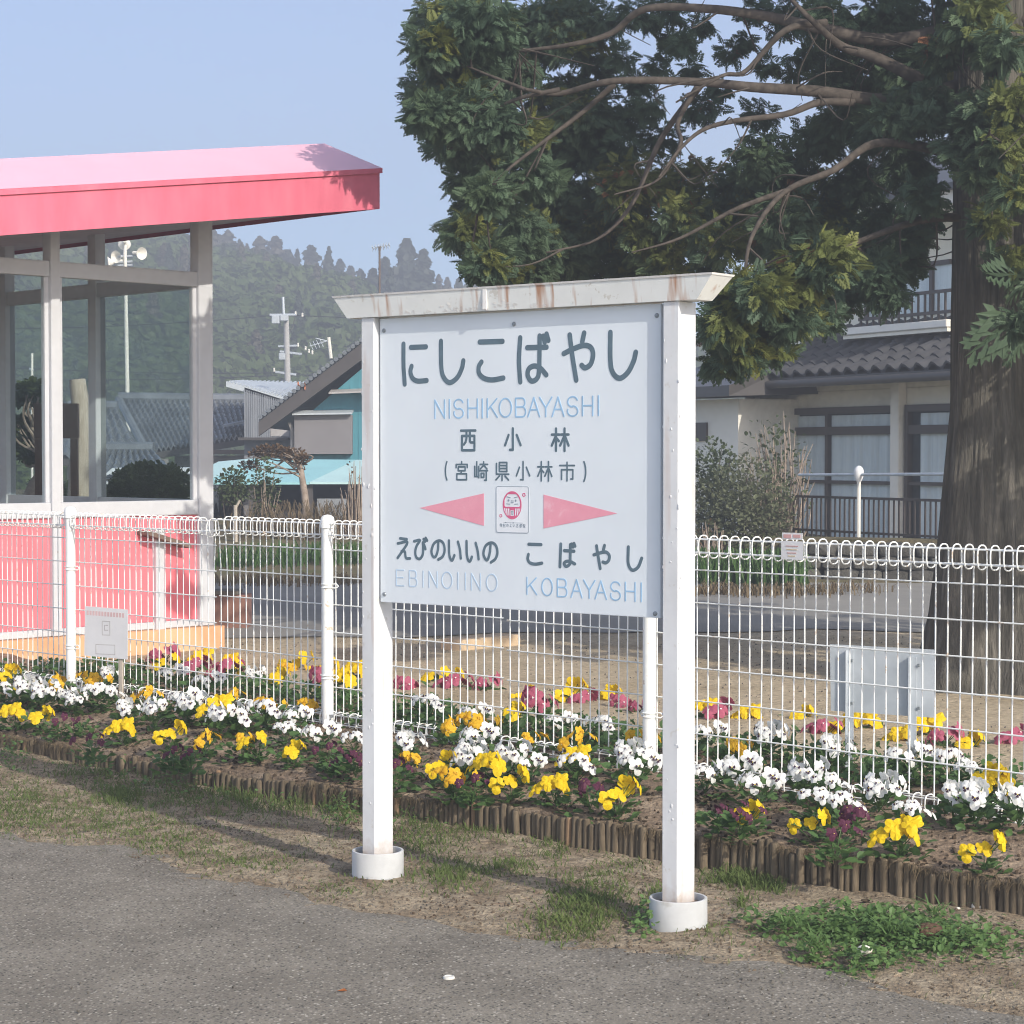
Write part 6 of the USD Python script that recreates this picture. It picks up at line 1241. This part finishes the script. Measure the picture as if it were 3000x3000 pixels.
def crown_proto(seed, n=1300):
    rg = np.random.default_rng(seed); q = rg.normal(size=(n, 3)); q /= np.linalg.norm(q, axis=1, keepdims=True); q[:, 2] = np.abs(q[:, 2]) * 1.1 - .25
    rr = 1 + .5 * (meshkit.fbm(q * 2.4 + seed, 3, seed)[:, None] - .5); P = q * rr * rg.uniform(.82, 1.03, (n, 1)) * (1, 1, .85)
    R = frames(q + rg.normal(size=q.shape) * .45, rg) * rg.uniform(.055, .125, n)[:, None, None]
    return scatter([(-1, -.6, 0), (.2, -1, .1), (1, .1, -.1), (.3, .9, .1), (-.8, .7, 0)], [(0, 1, 2), (0, 2, 3), (0, 3, 4)], R, P)
fo = UsdGeom.PointInstancer.Define(stage, '/World/hill_forest'); tag(fo, 'mixed green forest covering the hill behind the houses', 'forest', kind='stuff')
def cedar(seed, n=900, pointy=1.0):
    rg = np.random.default_rng(seed); h = rg.random(n) ** .75; rad = (1 - h) ** (.75 * pointy) * .95 + .05; tier = .72 + .28 * np.sin(h * 62 + rg.normal(size=n) * .5); a = rg.uniform(0, 2 * np.pi, n)
    lump = .7 + .6 * meshkit.noise(np.stack([np.cos(a) * 1.7, np.sin(a) * 1.7, h * 7], -1), seed); r = rad * tier * lump * rg.uniform(.55, 1.0, n)
    Pp = np.stack([r * np.cos(a), r * np.sin(a), h * 4.2 - .25 * r], 1); nr = np.stack([np.cos(a), np.sin(a), np.full(n, .7)], 1) + rg.normal(size=(n, 3)) * .5
    return scatter([(-1, -.5, 0), (0, -1, .1), (1, -.4, 0), (.4, .9, -.15), (-.5, .8, -.1)], [(0, 1, 2), (0, 2, 3), (0, 3, 4)], frames(nr, rg) * rg.uniform(.06, .15, n)[:, None, None], Pp)
prs = []
for k in range(4):
    v, f = crown_proto(70 + k); m = usdkit.mesh(stage, f'/World/hill_forest/crown_{k + 1:03d}', (v, f), M['wood_leaf']); prs.append(m.GetPath())
for k in range(2): prs.append(usdkit.mesh(stage, f'/World/hill_forest/conifer_{k + 1:03d}', cedar(300 + k, 700, 1 - .3 * k), M['cedar_far' if k else 'cedar_leaf']).GetPath())
fo.CreatePrototypesRel().SetTargets(prs)
P, S, K = [], [], []
for _ in range(2500):
    y = HY0 + (HY1 - HY0) * rgh.random() ** .8; x = rgh.uniform(-56, 22) * y / HY1; r = rgh.uniform(.95, 1.7) if rgh.random() < .6 else rgh.uniform(1.7, 3.0); kk = int(rgh.integers(4))
    up_k = (y - HY0) / (HY1 - HY0)
    if y > HY1 - 8: r *= .75
    if rgh.random() < .04 + .5 * max(0, up_k - .72) / .28 * (meshkit.noise(np.array([x * .11, y * .11, 3.])) > .4): kk = 4 + int(rgh.integers(2)); r = rgh.uniform(.8, 1.25)
    P.append((x, y, float(hill_z(np.array([x]), np.array([y]))[0]) + (r * .25 if kk < 4 else -.5))); S.append((r, r, r * rgh.uniform(.8, 1.15))); K.append(kk)
for _ in range(260):
    x, y = rgh.uniform(-40, 8), rgh.uniform(62, 96); r = rgh.uniform(.9, 1.7); x *= y / 96; P.append((x, y, r * .3)); S.append((r, r, r * .75)); K.append(int(rgh.integers(4)))
fo.CreatePositionsAttr(Vt.Vec3fArray.FromNumpy(np.array(P, np.float32))); fo.CreateScalesAttr(Vt.Vec3fArray.FromNumpy(np.array(S, np.float32))); fo.CreateProtoIndicesAttr(K)
an_ = rgh.uniform(0, 2 * np.pi, len(P)); fo.CreateOrientationsAttr(Vt.QuathArray([Gf.Quath(float(math.cos(a / 2)), 0, 0, float(math.sin(a / 2))) for a in an_]))
TREES = [  # tip x, y, half width in pixels, kind, what sets it apart
 (575, 712, 34, 1, 'leftmost of the ridge conifers, partly behind the shelter post'), (640, 690, 46, 1, 'broad reddish conifer on the ridge beside the shelter roof'), (668, 676, 26, 1, 'pointed reddish conifer on the ridge near the shelter roof'), (700, 716, 40, 1, 'low rounded conifer on the ridge right of the pointed reddish one'),
 (762, 694, 24, 1, 'narrow conifer left of the round topped one on the ridge'), (808, 694, 30, 1, 'round topped brown conifer on the ridge above the utility pole'), (782, 730, 40, 0, 'blue green conifer below the ridge above the utility pole'), (842, 735, 32, 0, 'small dark conifer right of the round topped one'), (912, 726, 44, 0, 'tall triangular conifer alone on the ridge'), (960, 750, 30, 0, 'first small pointed conifer right of the triangular one'), (996, 764, 30, 0, 'second small pointed conifer right of the triangular one'), (1028, 782, 26, 0, 'third small pointed conifer right of the triangular one'), (1056, 790, 24, 0, 'last small conifer before the gap in the ridge'),
 (1092, 792, 34, 0, 'conifer rising behind the thin television antenna'), (1128, 760, 40, 0, 'bushy conifer right of the television antenna'), (1192, 706, 52, 0, 'tallest dark conifer above the left end of the sign'), (1242, 738, 42, 0, 'second tallest dark conifer above the left end of the sign'), (1160, 790, 50, 0, 'low conifer at the foot of the tallest one'),
 (1406, 756, 30, 0, 'slim spire shaped conifer above the middle of the sign beam'), (1380, 790, 36, 0, 'low conifer left of the slim spire'), (1436, 810, 30, 0, 'low conifer right of the slim spire'), (1512, 792, 26, 0, 'small conifer peeping over the sign beam right of the spire'), (1600, 808, 24, 0, 'last small conifer peeping over the sign beam'), (1345, 820, 26, 0, 'tiny conifer at the left of the spire group')]
cp = {}
for i, (px, py, hw, kind, lab) in enumerate(TREES):
    D = 187. if px < 1080 else 160.; tip = far(px, py, D); s = 1.75 * hw * D / FPX / .9; H_ = 4.2 * s * (1.0 if px < 1080 else 1.15)
    loc = (tip[0], tip[1], tip[2] - H_); key = (i % 4, kind)
    full = lab if len(lab.split()) >= 4 else lab + ' on the ridge'
    if key in cp: copy(cp[key], loc, float(rgh.uniform(0, 360)), full, 'conifers along the skyline', (s * 1.35, s * 1.35, s * (1.0 if px < 1080 else 1.15)))
    else:
        t = thing('ridge_conifer', full, 'tree', loc, 0, 'conifers along the skyline', (s * 1.35, s * 1.35, s * (1.0 if px < 1080 else 1.15))); cp[key] = t
        obj('crown', cedar(200 + i, 900, 1.0 if kind == 0 else .62), M['cedar_far' if kind else 'cedar_leaf'], t); MB().tube([(0, 0, -2.5), (0, 0, 3.2)], np.array([.12, .03]), 6).build('trunk', M['bark'], t, 40)

# ---------------------------------------------------------------- haze
hz = MB().box(-130, 130, -40, 262, -1.3, 40)
hm = usdkit.material(stage, '/World/Looks/haze_air', {'v': ('principled_volume', {'color': (.90, .93, .97), 'density': .0055, 'anisotropy': .3})}, [], volume='v.volume')
obj('haze', hz.mesh(), hm, kind='stuff')
tag(stage.GetPrimAtPath('/World/haze'), 'pale haze filling the air over the valley', 'haze')
